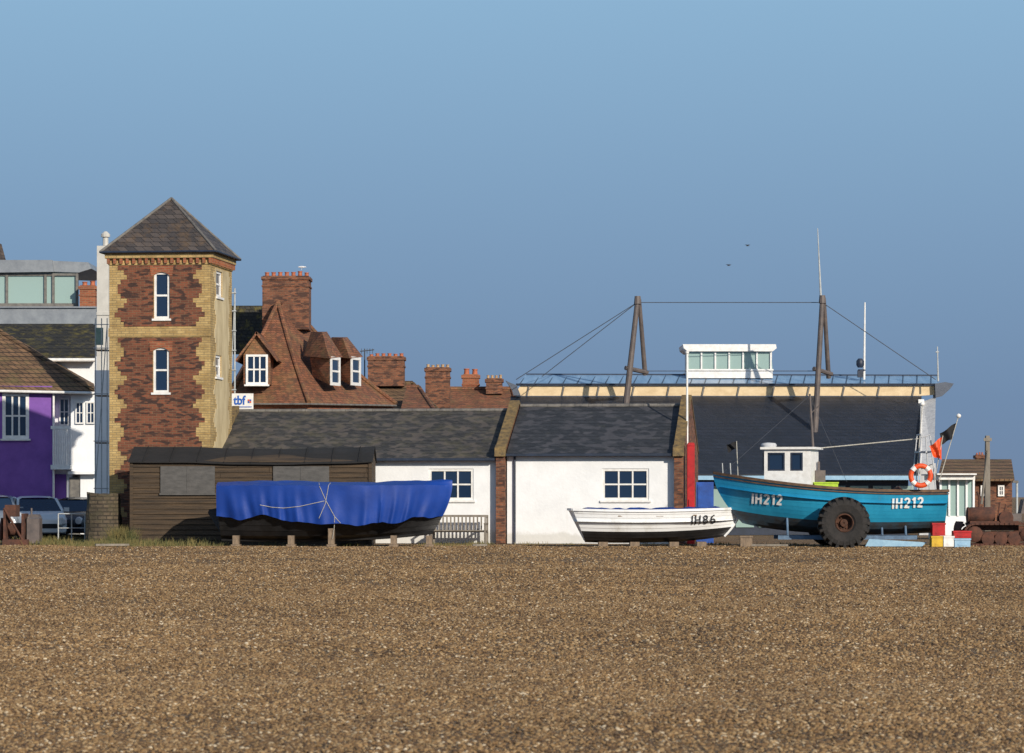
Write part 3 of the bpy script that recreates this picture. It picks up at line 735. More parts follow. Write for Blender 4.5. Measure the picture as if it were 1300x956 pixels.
m=MB(); m.box(PX(872.5,99.2),PX(882,99.2),99.2,99.55,0,PZ(566,99.2)); m.prism([(PX(872,99.2),PZ(566,99.2)+.002),(PX(882.5,99.2),PZ(566,99.2)+.002),(PX(881,99.2),PZ(562,99.2)),(PX(874,99.2),PZ(562,99.2))],99.18,99.57)
m.box(PX(874.5,99.18),PX(880,99.18),99.16,99.198,.3,1.4); m.build('red_post',M['redp'],None,tagv=('tall bright red upright panel beside the right brick buttress','post'))
fp=thing('flagpole','slim white flagpole rising beside the right brick buttress','flagpole',P(873,690,100.6))
m=MB(); m.tube((PX(873,100.6),100.9,0),(PX(873,100.6),100.9,PZ(448,100.6)),.05,.03); m.build('pole',M['whitep'],fp)
MB().lathe([(.01,-.05),(.06,-.03),(.06,.03),(.01,.06)],(PX(873,100.6),100.9,PZ(447,100.6)),n=10).build('finial',M['whitep'],fp,True)
m=MB(); m.box(PX(884,101),PX(906,101),101,101.1,.0,PZ(612,101)); m.box(PX(886,101),PX(904,101),100.97,100.999,1.1,PZ(615,101)); m.build('notice_board',M['blue'],None,tagv=('plain blue board behind the bow of the teal boat','board'))

# ------------------------------------------------------------------ boathouse
LS=thing('boathouse','large building with sweeping navy slate roof, cream fascia and two tall masts','building',P(915,690,127))
Yf,Yr=121.0,128.0
zr_=PZ(503,Yr); ze_=PZ(602,Yf)
m=MB(); rows=[]
for j in range(9):
    f=j/8; Y=Yf+(Yr-Yf)*f; zz=ze_+(zr_-ze_)*f-.10*math.sin(f*math.pi); a=PX(648,Y); c_=PX(1168+2*f,Y); rows.append([(a+(c_-a)*k/20,Y,zz) for k in range(21)])
m.grid(rows); xl=PX(650,Yf); xr_=PX(1166,Yf); m.face([(xl,Yf,ze_),(xr_,Yf,ze_),(xr_,Yf,ze_-.2),(xl,Yf,ze_-.2)]); m.face([(xl,Yf,ze_-.2),(xr_,Yf,ze_-.2),(xr_,Yf+.8,ze_-.2),(xl,Yf+.8,ze_-.2)])
m.build('slate_roof',M['navyslate'],LS)
m=MB(); m.box(xl+.3,xr_-.3,Yf+.7,Yf+8,0,ze_-.1); m.build('wall',M['navy'],LS)
m=MB(); m.box(PX(884,Yf),xr_+.05,Yf-.12,Yf-.02,ze_-.22,ze_-.06); m.build('gutter',M['bluepale'],LS)
for k in range(9):
    a=PX(905+k*29,Yf+.7); MB().box(a,a+.7,Yf+.64,Yf+.69,.3,1.9).build('lower_window',M['glassg'],LS)
m=MB(); m.prismp([(652,502.5),(662,488),(1186,488),(1190,501),(1168,502.5)],Yr+.02,Yr+.2)
m.build('fascia',M['cream'],LS)
for k in range(12):
    a=668+k*44.5; MB().prismp([(a,502),(a+3,488.5),(a+5,488.5),(a+2,502)],Yr-.04,Yr+.01).build('bracket',M['lead'],LS)
m=MB(); m.slab([P(655,488,Yr-.08),P(1188,488,Yr-.08),P(1192,477,Yr+2.5),P(668,475.5,Yr+2.5)],.06); m.build('glazed_roof',M['skyglass'],LS)
m=MB()
for k in range(30):
    a=660+k*18; m.tube(P(a,487.4,Yr-.1),P(a+8*(1-k/30),476.4,Yr+2.5),.016,n=5)
m.tube(P(655,488,Yr-.1),P(1188,488,Yr-.1),.04); m.tube(P(668,475.6,Yr+2.5),P(1192,477,Yr+2.5),.045); m.build('glazing_bars',M['navy'],LS)
for poly in ([(642,483),(648,486),(656,489),(661,502),(652,502),(650,495)],[(1187,487),(1200,485),(1211,487),(1206,494),(1196,503),(1188,505)]):
    MB().prismp(poly,Yr-.3,Yr+.5).build('end_bracket',M['slatecap'],LS)
m=MB(); m.face([P(1171,510,Yr-.1),P(1188,504,Yr-.1),P(1186,588,Yf+.4),P(1168,594,Yf-.1)])
m.build('gable_panel',M['offwhite'],LS)
m=MB(); m.tube(P(1170,508,Yr-.2),P(1168,596,Yf-.2),.045); m.build('bargeboard',M['whitep'],LS)
m=MB(); m.prismp([(1166,507),(1173,507),(1174,513),(1170,519),(1166,518)],Yr-.6,Yr-.3); m.build('verge_bracket',M['whitep'],LS)
m=MB(); m.box(PX(1167,Yf+.5),PX(1188,Yf+.5),Yf+.5,Yf+.8,0,PZ(588,Yf+.5)); m.build('side_wall',M['offwhite'],LS)
YL=129.5
m=MB(); m.prismp([(867,437),(985,437),(986,442),(981,446),(873,446),(868,442)],YL-.15,YL+3); m.pbox(872,981,471,480,YL-.05,YL+2.6); m.pbox(873,980,446.2,471,YL+.4,YL+2.5)
lt=m.build('rooflight',M['whitep'],LS)
m=MB(); m.prismp([(874,447),(979,447),(981,470),(872,470)],YL+.05,YL+.08); m.build('pane',M['glassg'],lt)
m=MB()
for k in range(7):
    a=873+k*17.6; m.prismp([(a-1,471),(a+1,471),(a+1,447),(a-1,447)],YL-.02,YL+.045)
m.pbox(871,982,468.5,471,YL-.04,YL-.021); m.build('mullion',M['whitep'],lt)
def aframe(top,foot,side,bar,YM=125):
    m=MB(); m.tube(P(*foot,YM),P(*top,YM),.13,.10,10); m.tube(P(*side,YM+1),P(top[0]+2,top[1],YM),.10,.08,10)
    m.tube(P(*bar[0],YM),P(*bar[1],YM+.6),.09,n=8); m.tube(P(top[0],top[1]+6,YM),P(top[0],top[1]-4,YM),.15,.12,10)
    m.build('mast',M['mast'],LS)
aframe((809.5,380),(794,520),(819,476),((794,467),(822,473))); aframe((1044,379),(1033,576),(1052,480),((1033,468),(1056,475)))
for a,b_ in (((809,384),(1044,384)),((809,384),(655,482)),((809,384),(688,478)),((1044,384),(1188,482)),((820,471),(1034,471))):
    m=MB(); m.tube(P(*a,125),P(*b_,125.5),.016,n=5); m.build('cable',M['cable'],LS)
m=MB(); m.tube(P(1042,376,125),P(1038,290,125),.045,.015); m.build('whip_aerial',M['steel'],LS)
m=MB(); m.tube(P(1097,482,129),P(1098,384,129),.05,.03); m.build('aerial',M['whitep'],LS)
m=MB(); m.tube(P(1090,470,128.8),P(1098,470,129),.04); m.lathe([(.1,-.15),(.16,-.05),(.16,.12),(.08,.22)],P(1092,462,128.8),n=10)
m.pbox(1089,1096,470,479,128.8,129); m.build('camera_unit',M['navy'],LS,True)
m=MB(); m.tube(P(1191,484,127),P(1190,440,127),.04,.02); m.tube(P(1188,447,127),P(1192,447,127),.03); m.build('aerial',M['steel'],LS)

# ------------------------------------------------------------------ tiled house
TH=thing('tiled_house','large clay tiled house with hipped roof, white dormers and tall brick chimney','house',P(400,690,134))
A=P(353,385,134); Bq=P(372,392,137); FL=P(286,512,130); FC=P(392,512,129.2); RB=P(503,514,135)
def curved(m,T0,T1,E0,E1,n=8,s=.35):
    rows=[]
    for j in range(n+1):
        f=j/n; a=Vector(T0).lerp(Vector(E0),f); c=Vector(T1).lerp(Vector(E1),f); d=-s*math.sin(f*math.pi)
        rows.append([a+(c-a)*k/12+Vector((0,0,d)) for k in range(13)])
    m.grid(rows)
m=MB(); curved(m,A,A+Vector((.02,0,0)),FL,FC,10,.18); curved(m,A,Bq,FC,RB,10,.28); m.face([A,FL,P(280,512,140)])
rf=m.build('roof',M['tile'],TH,True)
m=MB()
for (T0,E0,s) in ((A,FC,.23),(A,FL,.18),(Bq,RB,.28),(A,Bq,0)):
    pts_=[Vector(T0).lerp(Vector(E0),k/14)+Vector((0,0,.05-s*math.sin(k/14*math.pi))) for k in range(15)]; m.path(pts_,.10,8)
m.build('ridge_tiles',M['tile'],rf)
m=MB(); m.face([P(286,513,130.3),P(392,513,129.6),P(392,690,129.6),P(286,690,130.3)]); m.face([P(392,513,129.6),P(500,514,135.2),P(500,690,135.2),P(392,690,129.6)]); m.build('wall',M['orangebrick'],TH)
m=MB(); m.tube(P(290,513,129.9),P(392,513,129.2),.04); m.tube(P(392,513,129.2),P(503,515,135),.04); m.build('gutter',M['lead'],TH)
chimney(TH,333,392,350,418,134.5,7,'darkbrick','pot',1.6,7)
def dormer_front(px0,px1,pyt,pyb,pk,Y):
    m=MB(); x0,x1,z0,z1=PX(px0,Y),PX(px1,Y),PZ(pyb,Y),PZ(pyt,Y); zp=PZ(pk,Y); xm=(x0+x1)/2
    m.prism([(x0-.1,z0),(x1+.1,z0),(x1+.1,z1),(xm,zp-.1),(x0-.1,z1)],Y+.12,Y+3); d=m.build('dormer',M['tile'],TH)
    m=MB(); m.slab([(x0-.45,Y-.1,z1-.25),(xm,Y-.1,zp),(xm,Y+3.5,zp),(x0-.45,Y+3.5,z1-.25)],.08); m.slab([(x1+.45,Y-.1,z1-.25),(xm,Y-.1,zp),(xm,Y+3.5,zp),(x1+.45,Y+3.5,z1-.25)],.08); m.build('dormer_roof',M['tile'],d)
    window(d,None,x0,x1,z0,z1,Y,3,2,.09,.06)
dormer_front(312,340,450,488,421,129.6)
def dormer_side(c,pk,Y):
    m=MB(); k=[P(c-26,450,Y+.6),P(c,452,Y-.4),P(c,489,Y-.4),P(c-22,478,Y+.6)]; m.face(k); d=m.build('dormer',M['tile'],TH)
    m=MB(); m.face([P(c-34,452,Y+.9),P(c-1,455,Y-.7),P(c-10,pk+1,Y+.3),P(c-24,pk,Y+1.5)]); m.face([P(c-1,455,Y-.7),P(c+16,453,Y+.9),P(c-10,pk+1,Y+.3)]); m.face([P(c-10,pk+1,Y+.3),P(c+16,453,Y+.9),P(c-4,pk,Y+2.5),P(c-24,pk,Y+2.5)]); m.build('dormer_roof',M['tile'],d)
    p=P(c,489,Y-.4); q=P(c+12,487,Y+.7); u=(q-p); u.z=0; L_=u.length; ang=math.atan2(u.y,u.x)
    WMx=Matrix.Translation((p.x,p.y,0))@Matrix.Rotation(ang,4,'Z'); window(d,WMx,.02,L_,p.z,PZ(453,Y),-.08,1,2,.13,.08,sill=False)
dormer_side(419,421,131.2); dormer_side(445,428,133.0)
m=MB(); m.face([P(290,388,139),P(335,388,139),P(335,450,138),P(290,450,138)]); m.build('rear_roof',M['mossroof'],TH)
def small_house(label,ridge,eave,Y,chs,mat='tile'):
    (a,b_,ry),(c_,d_,ey)=ridge,eave
    h=thing('terraced_house',label,'house',P((c_+d_)/2,690,Y+3))
    m=MB(); m.slab([P(c_,ey,Y),P(d_,ey,Y),P(b_,ry,Y+4),P(a,ry,Y+4)],.12); m.face([P(d_,ey,Y),P(d_,ey,Y+8),P(b_,ry,Y+4)]); r=m.build('roof',M[mat],h)
    m=MB(); m.tube(P(a,ry,Y+4),P(b_,ry,Y+4),.13); m.tube(P(b_,ry,Y+4),P(d_,ey,Y),.1); m.build('ridge_tiles',M[mat],r)
    MB().pbox(c_+2,d_-2,ey+2,690,Y+.35,Y+6).build('wall',M['orangebrick'],h)
    for q in chs: chimney(h,*q)
small_house('brown tiled house with broad sooty chimney right of the dormered house',(462,524,487),(455,556,521),142,[(467,513,452,490,145,6,'darkbrick','pot',1.2,4)],'tile2')
small_house('low red tiled house with three separate chimneys left of the slate boathouse',(566,650,494),(556,660,530),150,[(540,571,466,518,149,5,'darkbrick','potb',1.2,4),(587,608,475,500,154,2,'orangebrick','pot',1,8),(617,638,480,500,153,4,'darkbrick','potb',1,5)],'tile')
small_house('orange gabled roof end peeping over the long slate roof',(516,532,492),(508,552,522),138,[],'tile')
ta=thing('television_aerial','thin television aerial on the roofs right of the dormered house','aerial',P(463,478,146))
MB().tube(P(463,486,146),P(463,443,146),.03,n=5).build('pole',M['cable'],ta)
m=MB(); m.tube(P(457,446,146),P(475,444,146),.025,n=5)
for k in range(5): m.tube(P(459+k*3.5,442.5,146),P(459+k*3.5,449,146),.018,n=4)
m.build('antenna',M['cable'],ta)
def bird(label,c,s,mat,fly,cat='bird'):
    m=MB(); c=Vector(c)
    m.lathe([(.01*s,-.5*s),(.1*s,-.3*s),(.15*s,0),(.12*s,.25*s),(.07*s,.35*s),(.08*s,.43*s),(.06*s,.5*s),(.01*s,.62*s)],c,'x',10)
    if fly:
        for sd in (-1,1):
            m.face([c+Vector((.15*s,0,.05*s)),c+Vector((.1*s,sd*.5*s,.35*s)),c+Vector((-.15*s,sd*1.1*s,.2*s)),c+Vector((-.1*s,sd*.5*s,.22*s)),c+Vector((-.15*s,0,.03*s))])
            m.face([c+Vector((.1*s,0,.06*s)),c+Vector((sd*.3*s,.1*s,.4*s)),c+Vector((sd*.9*s,.1*s,.25*s)),c+Vector((sd*.35*s,.2*s,.2*s))])
    else:
        m.tube(c+Vector((0,.04*s,-.12*s)),c+Vector((0,.04*s,-.4*s)),.02*s,n=5); m.tube(c+Vector((0,-.04*s,-.12*s)),c+Vector((0,-.04*s,-.4*s)),.02*s,n=5)
    return m.build('bird',M[mat],None,True,tagv=(label,cat))
bird('pale gull perched on the pots of the tall brick chimney',P(383,339,135.3),.34,'gull',False)
bird('tiny dark bird flying in the sky, the higher of two',P(949,312,110),.12,'bird',True)
bird('tiny dark bird flying in the sky, the lower of two',P(925,337,110),.12,'bird',True)

# ------------------------------------------------------------------ left buildings
ph=thing('house','purple rendered house with white sash window and brown tiled hip roof','house',P(30,690,118))
Yp=115.0
hw=(PX(3,Yp),PX(37,Yp),PZ(557,Yp),PZ(499,Yp))
m=MB(); m.wall(PX(-60,Yp),PX(66,Yp),0,PZ(490,Yp),[hw],Yp,.1); m.face([P(66,690,Yp),P(66,490,Yp),(PX(66,Yp)+.15,Yp+2.2,PZ(490,Yp)),(PX(66,Yp)+.15,Yp+2.2,0)])
m.pbox(66,84,600,690,Yp+1.2,Yp+3); m.build('wall',M['purple'],ph)
window(ph,None,*hw,Yp-.06,3,2,.12,.06)
m=MB(); m.slab([P(-70,493,Yp-.25),P(121,497,Yp-.25),P(-8,416,Yp+4.5),P(-70,416,Yp+4.5)],.14); m.face([P(121,497,Yp-.25),P(-8,416,Yp+4.5),P(118,480,Yp+9)]); r=m.build('roof',M['tile2'],ph)
m=MB(); m.tube(P(-8,416,Yp+4.5),P(121,496,Yp-.25),.10); m.build('hip_tiles',M['tile2'],r)
m=MB(); m.tube(P(-70,495,Yp-.3),P(121,499,Yp-.3),.05); m.tube(P(68,497,Yp-.1),P(68,640,Yp-.1),.04); m.build('gutter',M['whitep'],ph)
m=MB(); m.pbox(68,92,500,690,Yp+.5,Yp+3); m.pbox(90,123,500,598,Yp+.2,Yp+3); m.pbox(86,124,598,602,Yp+.0,Yp+3); m.pbox(102,123,602,690,Yp+.4,Yp+3); m.build('bay',M['white'],ph)
m=MB(); m.pbox(69,84,602,690,Yp+.44,Yp+.49); m.build('lower_wall',M['purple'],ph)
for (a,b_,t_,u_) in ((73,86,505,540),(95,106,510,538),(109,120,510,538)):
    window(ph,None,PX(a,Yp),PX(b_,Yp),PZ(u_,Yp),PZ(t_,Yp),(Yp+.38 if a<90 else Yp+.08),2,2,.05,.03,sill=False)
m=MB()
for k in range(9):
    x=PX(67+k*2.7,Yp-.3); m.box(x,x+.045,Yp-.3,Yp-.26,PZ(590,Yp),PZ(545,Yp))
m.box(PX(66,Yp),PX(91,Yp),Yp-.33,Yp-.23,PZ(545,Yp),PZ(541,Yp)); m.box(PX(66,Yp),PX(91,Yp),Yp-.35,Yp+.5,PZ(596,Yp),PZ(590,Yp)-.01); m.build('balcony',M['whitep'],ph)
m=MB(); m.pbox(88,101,606,690,Yp+.42,Yp+.48); m.build('door',M['lead'],ph)

wg=thing('house','white gabled house with black mossy roof behind the purple house','house',P(80,690,123))
m=MB(); m.pbox(-60,121,452,690,120,126); m.build('wall',M['white'],wg)
m=MB(); m.slab([P(-80,455,119.6),P(121,455,119.6),P(121,411,124),P(-80,411,124)],.14); m.build('roof',M['mossroof'],wg)
m=MB(); m.tube(P(-80,457,119.5),P(121,457,119.5),.07); m.build('gutter',M['whitep'],wg)
pent=thing('building','grey modern building with glazed rooftop storey and flat overhanging roof','building',P(50,690,131))
Yq=129.0
m=MB(); m.pbox(-80,122,391,690,Yq-1,Yq+6)
m.pbox(-80,122,389,390.8,Yq-1.1,Yq+6); m.build('wall',M['zinc'],pent)
m=MB(); m.prismp([(-80,330),(66,330),(68,345),(-80,347)],Yq-.2,Yq+5); m.prismp([(66.2,331),(112,333),(116,341),(100,346),(68.2,345)],Yq,Yq+5); m.build('flat_roof',M['zinc'],pent)
m=MB()
for a in (-40,7,56,66,96): m.pbox(a,a+3,347,391,Yq,Yq+.2)
m.pbox(-80,98,385,389,Yq-.01,Yq+.19); m.pbox(-80,98,347.2,350,Yq+.02,Yq+.21); m.build('window_frame',M['lead'],pent)
m=MB(); m.pbox(-80,66,346,388,Yq+.1,Yq+.15); m.pbox(66,98,346,388,Yq+.12,Yq+.17); m.build('pane',M['glassg'],pent)
chimney(pent,101,121,362,392,Yq-.6,2,'orangebrick','pot',.8,6)
m=MB(); m.pbox(123,138,312,470,112,113); m.pbox(122.5,138.5,396,400,111.96,113.04); m.tube(P(134,312,112.5),P(134,300,112.5),.10); m.lathe([(.16,0),(.16,.1),(.05,.2)],P(134,301,112.5),n=10)
m.build('flue_tower',M['palegrey'],None,tagv=('tall slim grey flue housing with metal cowl left of the brick tower','flue'))
m=MB(); m.face([P(-20,336,150),P(9,336,150),P(2,310,151),P(-20,300,151)]); m.face([P(9,336,150),P(2,310,151),P(9,336,155)]); m.build('distant_roof',M['towerslate'],None,tagv=('dark slate roof tip at the top left behind the grey rooftop storey','roof'))

def scaffold(label,pxs,zt,zb,Y,lev,r0=.022):
    s=thing('scaffold',label,'scaffold',P(pxs[0],690,Y))
    for q in pxs:
        MB().tube((PX(q,Y),Y,PZ(zb,Y)),(PX(q,Y),Y,PZ(zt,Y)),r0).build('standard',M['steel'],s)
    for y in lev:
        MB().tube((PX(pxs[0]-2,Y),Y-.04,PZ(y,Y)),(PX(pxs[-1]+2,Y),Y-.04,PZ(y,Y)),r0*.9).build('ledger',M['steel'],s)
    m=MB(); m.tube(P(pxs[0],lev[-1],Y),P(pxs[-1],lev[0],Y),.016); m.build('brace',M['steel'],s)
    return s
m=MB(); m.pbox(120,139,470,690,111,111.8); m.build('wall_panel',M['white'],None,tagv=('narrow pale wall strip behind the left scaffold','wall'))
sL=scaffold('scaffold tubes with netting between the purple house and the brick tower',(121,129,136),404,690,108,(412,442,500,560,620),.017)
m=MB(); m.pbox(121,131,416,438,108.1,108.12); m.build('netting',M['dun'],sL)
for y in (442,500,560): MB().pbox(121,136,y+1.5,y+3,108,108.7).build('board',M['wood'],sL)
sR=scaffold('scaffold tubes standing against the right side of the brick tower',(293,298),366,560,106,(372,395,420,445,470,495),.028)
sg=thing('banner_sign','small white scaffold banner with blue tbf lettering beside the brick tower','sign',P(308,520,105.5))
X=4.6
m=MB(); m.pbox(289+X,317+X,499.5,520,105.5,105.53); m.build('board',M['whitep'],sg)
uv,fs=textmesh('tbf',.03); m=MB(); ids=[m.vt(P(291.5+X+16*p,514-12*q,105.49)) for p,q in uv]
for f in fs: m.idx([ids[k] for k in f])
m.build('lettering',M['textblue'],sg)
def q4(a,b_,t_,u_,mt,nm): m=MB(); m.pf([(a+X,t_,105.48),(b_+X,t_,105.48),(b_+X,u_,105.48),(a+X,u_,105.48)]); m.build(nm,M[mt],sg)
q4(310,312,507,509,'orange','emblem'); q4(312.4,314.4,509.4,511.4,'orange','emblem'); q4(312.4,314.4,507,509,'textblue','emblem'); q4(310,312,509.4,511.4,'textblue','emblem'); q4(292,315,516,517,'textblue','underline')

# ------------------------------------------------------------------ cars
def car(label,px,Y,deg,paint,S=1.0):
    loc=Vector((PX(px,Y),Y,0)); c=thing('parked_car',label,'car',loc,None)
    T=Matrix.Translation(loc)@Matrix.Rotation(R(deg),4,'Z')@Matrix.Scale(S,4)
    m=MB(T); rows=[]
    for y,w,z0,z1 in ((-2.05,.6,.35,.55),(-2.0,.78,.28,.72),(-1.7,.84,.22,.88),(-1.0,.86,.22,1.02),(0,.87,.22,1.04),(1.2,.87,.22,1.04),(1.8,.84,.24,1.02),(2.0,.76,.3,.85)):
        rows.append([(-w*.95,y,z0),(-w,y,z0+.2),(-w,y,z1-.12),(-w*.92,y,z1),(w*.92,y,z1),(w,y,z1-.12),(w,y,z0+.2),(w*.95,y,z0),(-w*.95,y,z0)])
    m.grid(rows); m.face(rows[0][:-1]); m.face(rows[-1][:-1])
    cab=[(-1.05,.80,1.02),(-.25,.66,1.47),(.3,.66,1.53),(1.0,.64,1.50),(1.8,.76,1.02)]
    rf_=[]
    for y,w,z in cab[1:4]: rf_.append([(-w,y,z-.06),(-w*.8,y,z),(0,y,z+.02),(w*.8,y,z),(w,y,z-.06)])
    m.grid(rf_)
    for s in (-1,1):
        m.tube((s*.79,-1.05,1.0),(s*.66,-.25,1.43),.05,n=6); m.tube((s*.64,1.0,1.46),(s*.75,1.8,1.0),.07,n=6); m.tube((s*.66,.35,1.48),(s*.82,.35,1.0),.04,n=6); m.tube((s*.66,-.25,1.43),(s*.64,1.0,1.46),.04,n=6)
    m.build('body',M[paint],c,True)
    MB(T).face([(-.77,-1.02,1.02),(.77,-1.02,1.02),(.64,-.27,1.43),(-.64,-.27,1.43)]).build('windscreen',M['glass'],c)
    for s in (-1,1): MB(T).face([(s*.80,-.98,1.02),(s*.80,1.7,1.02),(s*.645,1.0,1.45),(s*.655,-.25,1.42)]).build('side_window',M['glass'],c)
    MB(T).face([(-.72,1.77,1.04),(.72,1.77,1.04),(.62,1.02,1.47),(-.62,1.02,1.47)]).build('rear_window',M['glass'],c)
    for s in (-1,1):
        MB(T).lathe([(.02,-.06),(.12,-.05),(.15,.05)],(s*.58,-2.0,.68),'y',12).build('headlight',M['lamp'],c,True)
        MB(T).box(s*.95-.09,s*.95+.09,-.85,-.70,1.0,1.14).build('door_mirror',M[paint],c)
        for y in (-1.3,1.3):
            MB(T).lathe([(.2,-.1),(.30,-.1),(.32,-.04),(.32,.04),(.30,.1),(.2,.1)],(s*.78,y,.32),'x',20).build('wheel',M['rubber'],c,True)
    MB(T).box(-.45,.45,-2.07,-2.03,.42,.58).build('grille',M['black'],c)
car('white parked car facing the beach between the purple house and rusty winch',46,108.5,16,'carwhite',.98)
car('silver parked car cut off by the left edge of the picture',-10,108.2,10,'carsilver',1.0)
car('dark parked car beside the stone block',97,111.5,-6,'cardark',.95)
m=MB(); rows=[]
for j in range(9):
    z=j/8*1.58; rows.append([(PX(129,97.5)+.45*(1-.06*j/8)*math.cos(a)*(1.25 if abs(math.cos(a))>.7 else 1.1)+.08*noise.noise(Vector((a,z*2,0))),97.9+.45*math.sin(a)*1.1,z+.10*noise.noise(Vector((a*2,z,4)))) for a in [R(22.5*k) for k in range(17)]])
m.grid(rows); m.face(rows[-1][:-1]); m.build('stone_block',M['rubble'],None,tagv=('rough weathered masonry block standing left of the dark shed','stone block'))
wn=thing('beach_winch','rusty old beach winch at the left edge below the white car','winch',P(24,692,98))
m=MB(); m.pbox(4,7,645,692,97.6,98.6); m.pbox(27,30,652,692,97.6,98.6); m.pbox(3,35,685,692,97.5,98.7); m.pbox(6,20,641,656,97.7,98.5); m.tube(P(5,645,97.6),P(30,688,97.6),.035); m.build('frame',M['rust'],wn)
m=MB(); m.lathe([(.1,-.4),(.36,-.4),(.36,-.34),(.2,-.33),(.2,.33),(.36,.34),(.36,.4),(.1,.4)],P(18,672,98.2),'x',20); m.build('drum',M['rust'],wn,True)
m=MB(); m.pbox(34,50,658,690,97.8,98.4); m.prismp([(34,657.5),(50,657.5),(47,653),(37,653)],97.8,98.4); m.tube(P(40,655,98),P(40,645,98),.03); m.build('engine_cover',M['mast'],wn)
rl=thing('handrail','thin metal handrail in front of the dark parked car','handrail',P(85,690,99))
for q in (74,91,108): MB().tube((PX(q,99),99,0),(PX(q,99),99,.95),.02).build('post',M['steel'],rl)
m=MB(); m.tube((PX(74,99),99,.95),(PX(108,99),99,.95),.02); m.tube((PX(74,99),99,.5),(PX(108,99),99,.5),.015); m.build('rail',M['steel'],rl)

# ------------------------------------------------------------------ right side
m_=[((1184,1200,664,680),'redp','red plastic crate on top of the pile right of the teal boat'),((1183,1197,680.5,694),'yellow','yellow plastic crate at the bottom left of the crate pile'),((1198,1211,680.5,694),'whitep','white plastic crate at the bottom right of the crate pile'),((1211,1233,674,683),'redp','red topped tray on the pale fish tub'),((1212,1232,683.5,695),'bluepale','pale blue fish tub right of the stacked crates')]
for (a,b_,t_,u_),mt,lab in m_:
    m=MB(); Y=92.6; x0,x1,z0,z1=PX(a,Y),PX(b_,Y),max(0.0,PZ(u_,Y)),PZ(t_,Y); w=.035
    m.box(x0,x1,Y,Y+.5,z0,z0+w); m.box(x0,x1,Y,Y+w,z0+w,z1); m.box(x0,x1,Y+.5-w,Y+.5,z0+w,z1); m.box(x0,x0+w,Y+w,Y+.5-w,z0+w,z1); m.box(x1-w,x1,Y+w,Y+.5-w,z0+w,z1)
    m.box(x0-.02,x1+.02,Y-.02,Y-.001,z1-.05,z1); m.box(x0+.1,x1-.1,Y-.012,Y-.001,z0+.05,z0+.1)
    m.build('crate',M[mt],None,tagv=(lab,'crate'))
kt=thing('kiosk','small white glazed kiosk with flat roof behind the crates','kiosk',P(1214,690,110))
m=MB(); m.pbox(1192,1238,603,609,109.6,113.5); m.pbox(1190,1240,601,602.8,109.4,113.7); m.build('roof',M['whitep'],kt)
m=MB()
for a in (1193,1204,1215,1226,1235): m.pbox(a,a+2.5,609,655,109.98,110.08)
m.pbox(1193,1237,655,692,110.02,113); m.build('wall',M['white'],kt)
m=MB(); m.pbox(1194,1236,609,655,110.05,110.08); m.build('pane',M['glassg'],kt)
tk=thing('tracked_tractor','rust red tracked tractor at the right edge of the beach','tractor',P(1270,692,96.5))
Yt=96.0
def track(y):
    m=MB(); cx0,cx1=PX(1238,Yt),PX(1306,Yt); z0=.34; pts_=[]
    for k in range(9): a=R(90+22.5*k); pts_.append((cx0+.32*math.cos(a),z0+.32*math.sin(a)))
    for k in range(9): a=R(-90+22.5*k); pts_.append((cx1+.32*math.cos(a),z0+.32*math.sin(a)))
    n=len(pts_)
    for k in range(n):
        p,q=Vector((pts_[k][0],y,pts_[k][1])),Vector((pts_[(k+1)%n][0],y,pts_[(k+1)%n][1])); d=(q-p); st=max(1,int(d.length/.14))
        for s in range(st):
            a=p+d*(s+.06)/st; b2=p+d*(s+.94)/st; nrm=Vector((-(b2-a).z,0,(b2-a).x)).normalized()*.035
            m.face([a+nrm,b2+nrm,b2+nrm+Vector((0,.35,0)),a+nrm+Vector((0,.35,0))]); m.face([a-nrm,b2-nrm,b2-nrm+Vector((0,.35,0)),a-nrm+Vector((0,.35,0))]); m.face([a+nrm,b2+nrm,b2-nrm,a-nrm]); m.face([a-nrm,a+nrm,a+nrm+Vector((0,.35,0)),a-nrm+Vector((0,.35,0))])
    t_=m.build('track',M['rust'],tk)
    MB().box(cx0,cx1,y+.15,y+.22,.24,.42).build('track_frame',M['rust'],t_)
    for x in (cx0,cx0+.4,cx0+.8,cx0+1.2,cx1): MB().lathe([(.03,-.02),(.2,0),(.25 if x in(cx0,cx1) else .16,.05),(.2,.28)],(x,y+.04,.34 if x in (cx0,cx1) else .2),'y',14).build('wheel',M['rust'],t_,True)
track(Yt); track(Yt+1.3)
m=MB(); m.box(PX(1234,Yt),PX(1296,Yt),Yt+.4,Yt+1.25,.45,.74)
m.lathe([(.02,-.02),(.20,0),(.24,.06),(.25,.72),(.20,.8),(.02,.82)],(PX(1234,Yt),Yt+.8,PZ(654,Yt)),'x',18)
m.lathe([(.08,0),(.26,.01),(.27,.06),(.08,.07)],(PX(1232,Yt),Yt+.8,PZ(655,Yt)),'x',18); m.build('body',M['rust'],tk,True)
m=MB(); m.lathe([(.05,-.4),(.17,-.38),(.18,.3),(.05,.32)],(PX(1280,Yt),Yt+.8,PZ(658,Yt)),'y',16); m.lathe([(.02,-.44),(.22,-.43),(.22,-.39),(.02,-.38)],(PX(1280,Yt),Yt+.8,PZ(658,Yt)),'y',16); m.build('winch_drum',M['rust'],tk,True)
m=MB(); m.box(PX(1288,Yt),PX(1300,Yt),Yt+.45,Yt+1.2,.74,PZ(652,Yt)); m.prismp([(1296,652),(1300,652),(1303,634),(1300,634)],Yt+.5,Yt+1.15); m.build('seat',M['mast'],tk)
m=MB(); m.path([P(1243,648,Yt+.8),P(1243,630,Yt+.8),P(1240,624,Yt+.8)],.035); m.build('exhaust',M['rust'],tk)
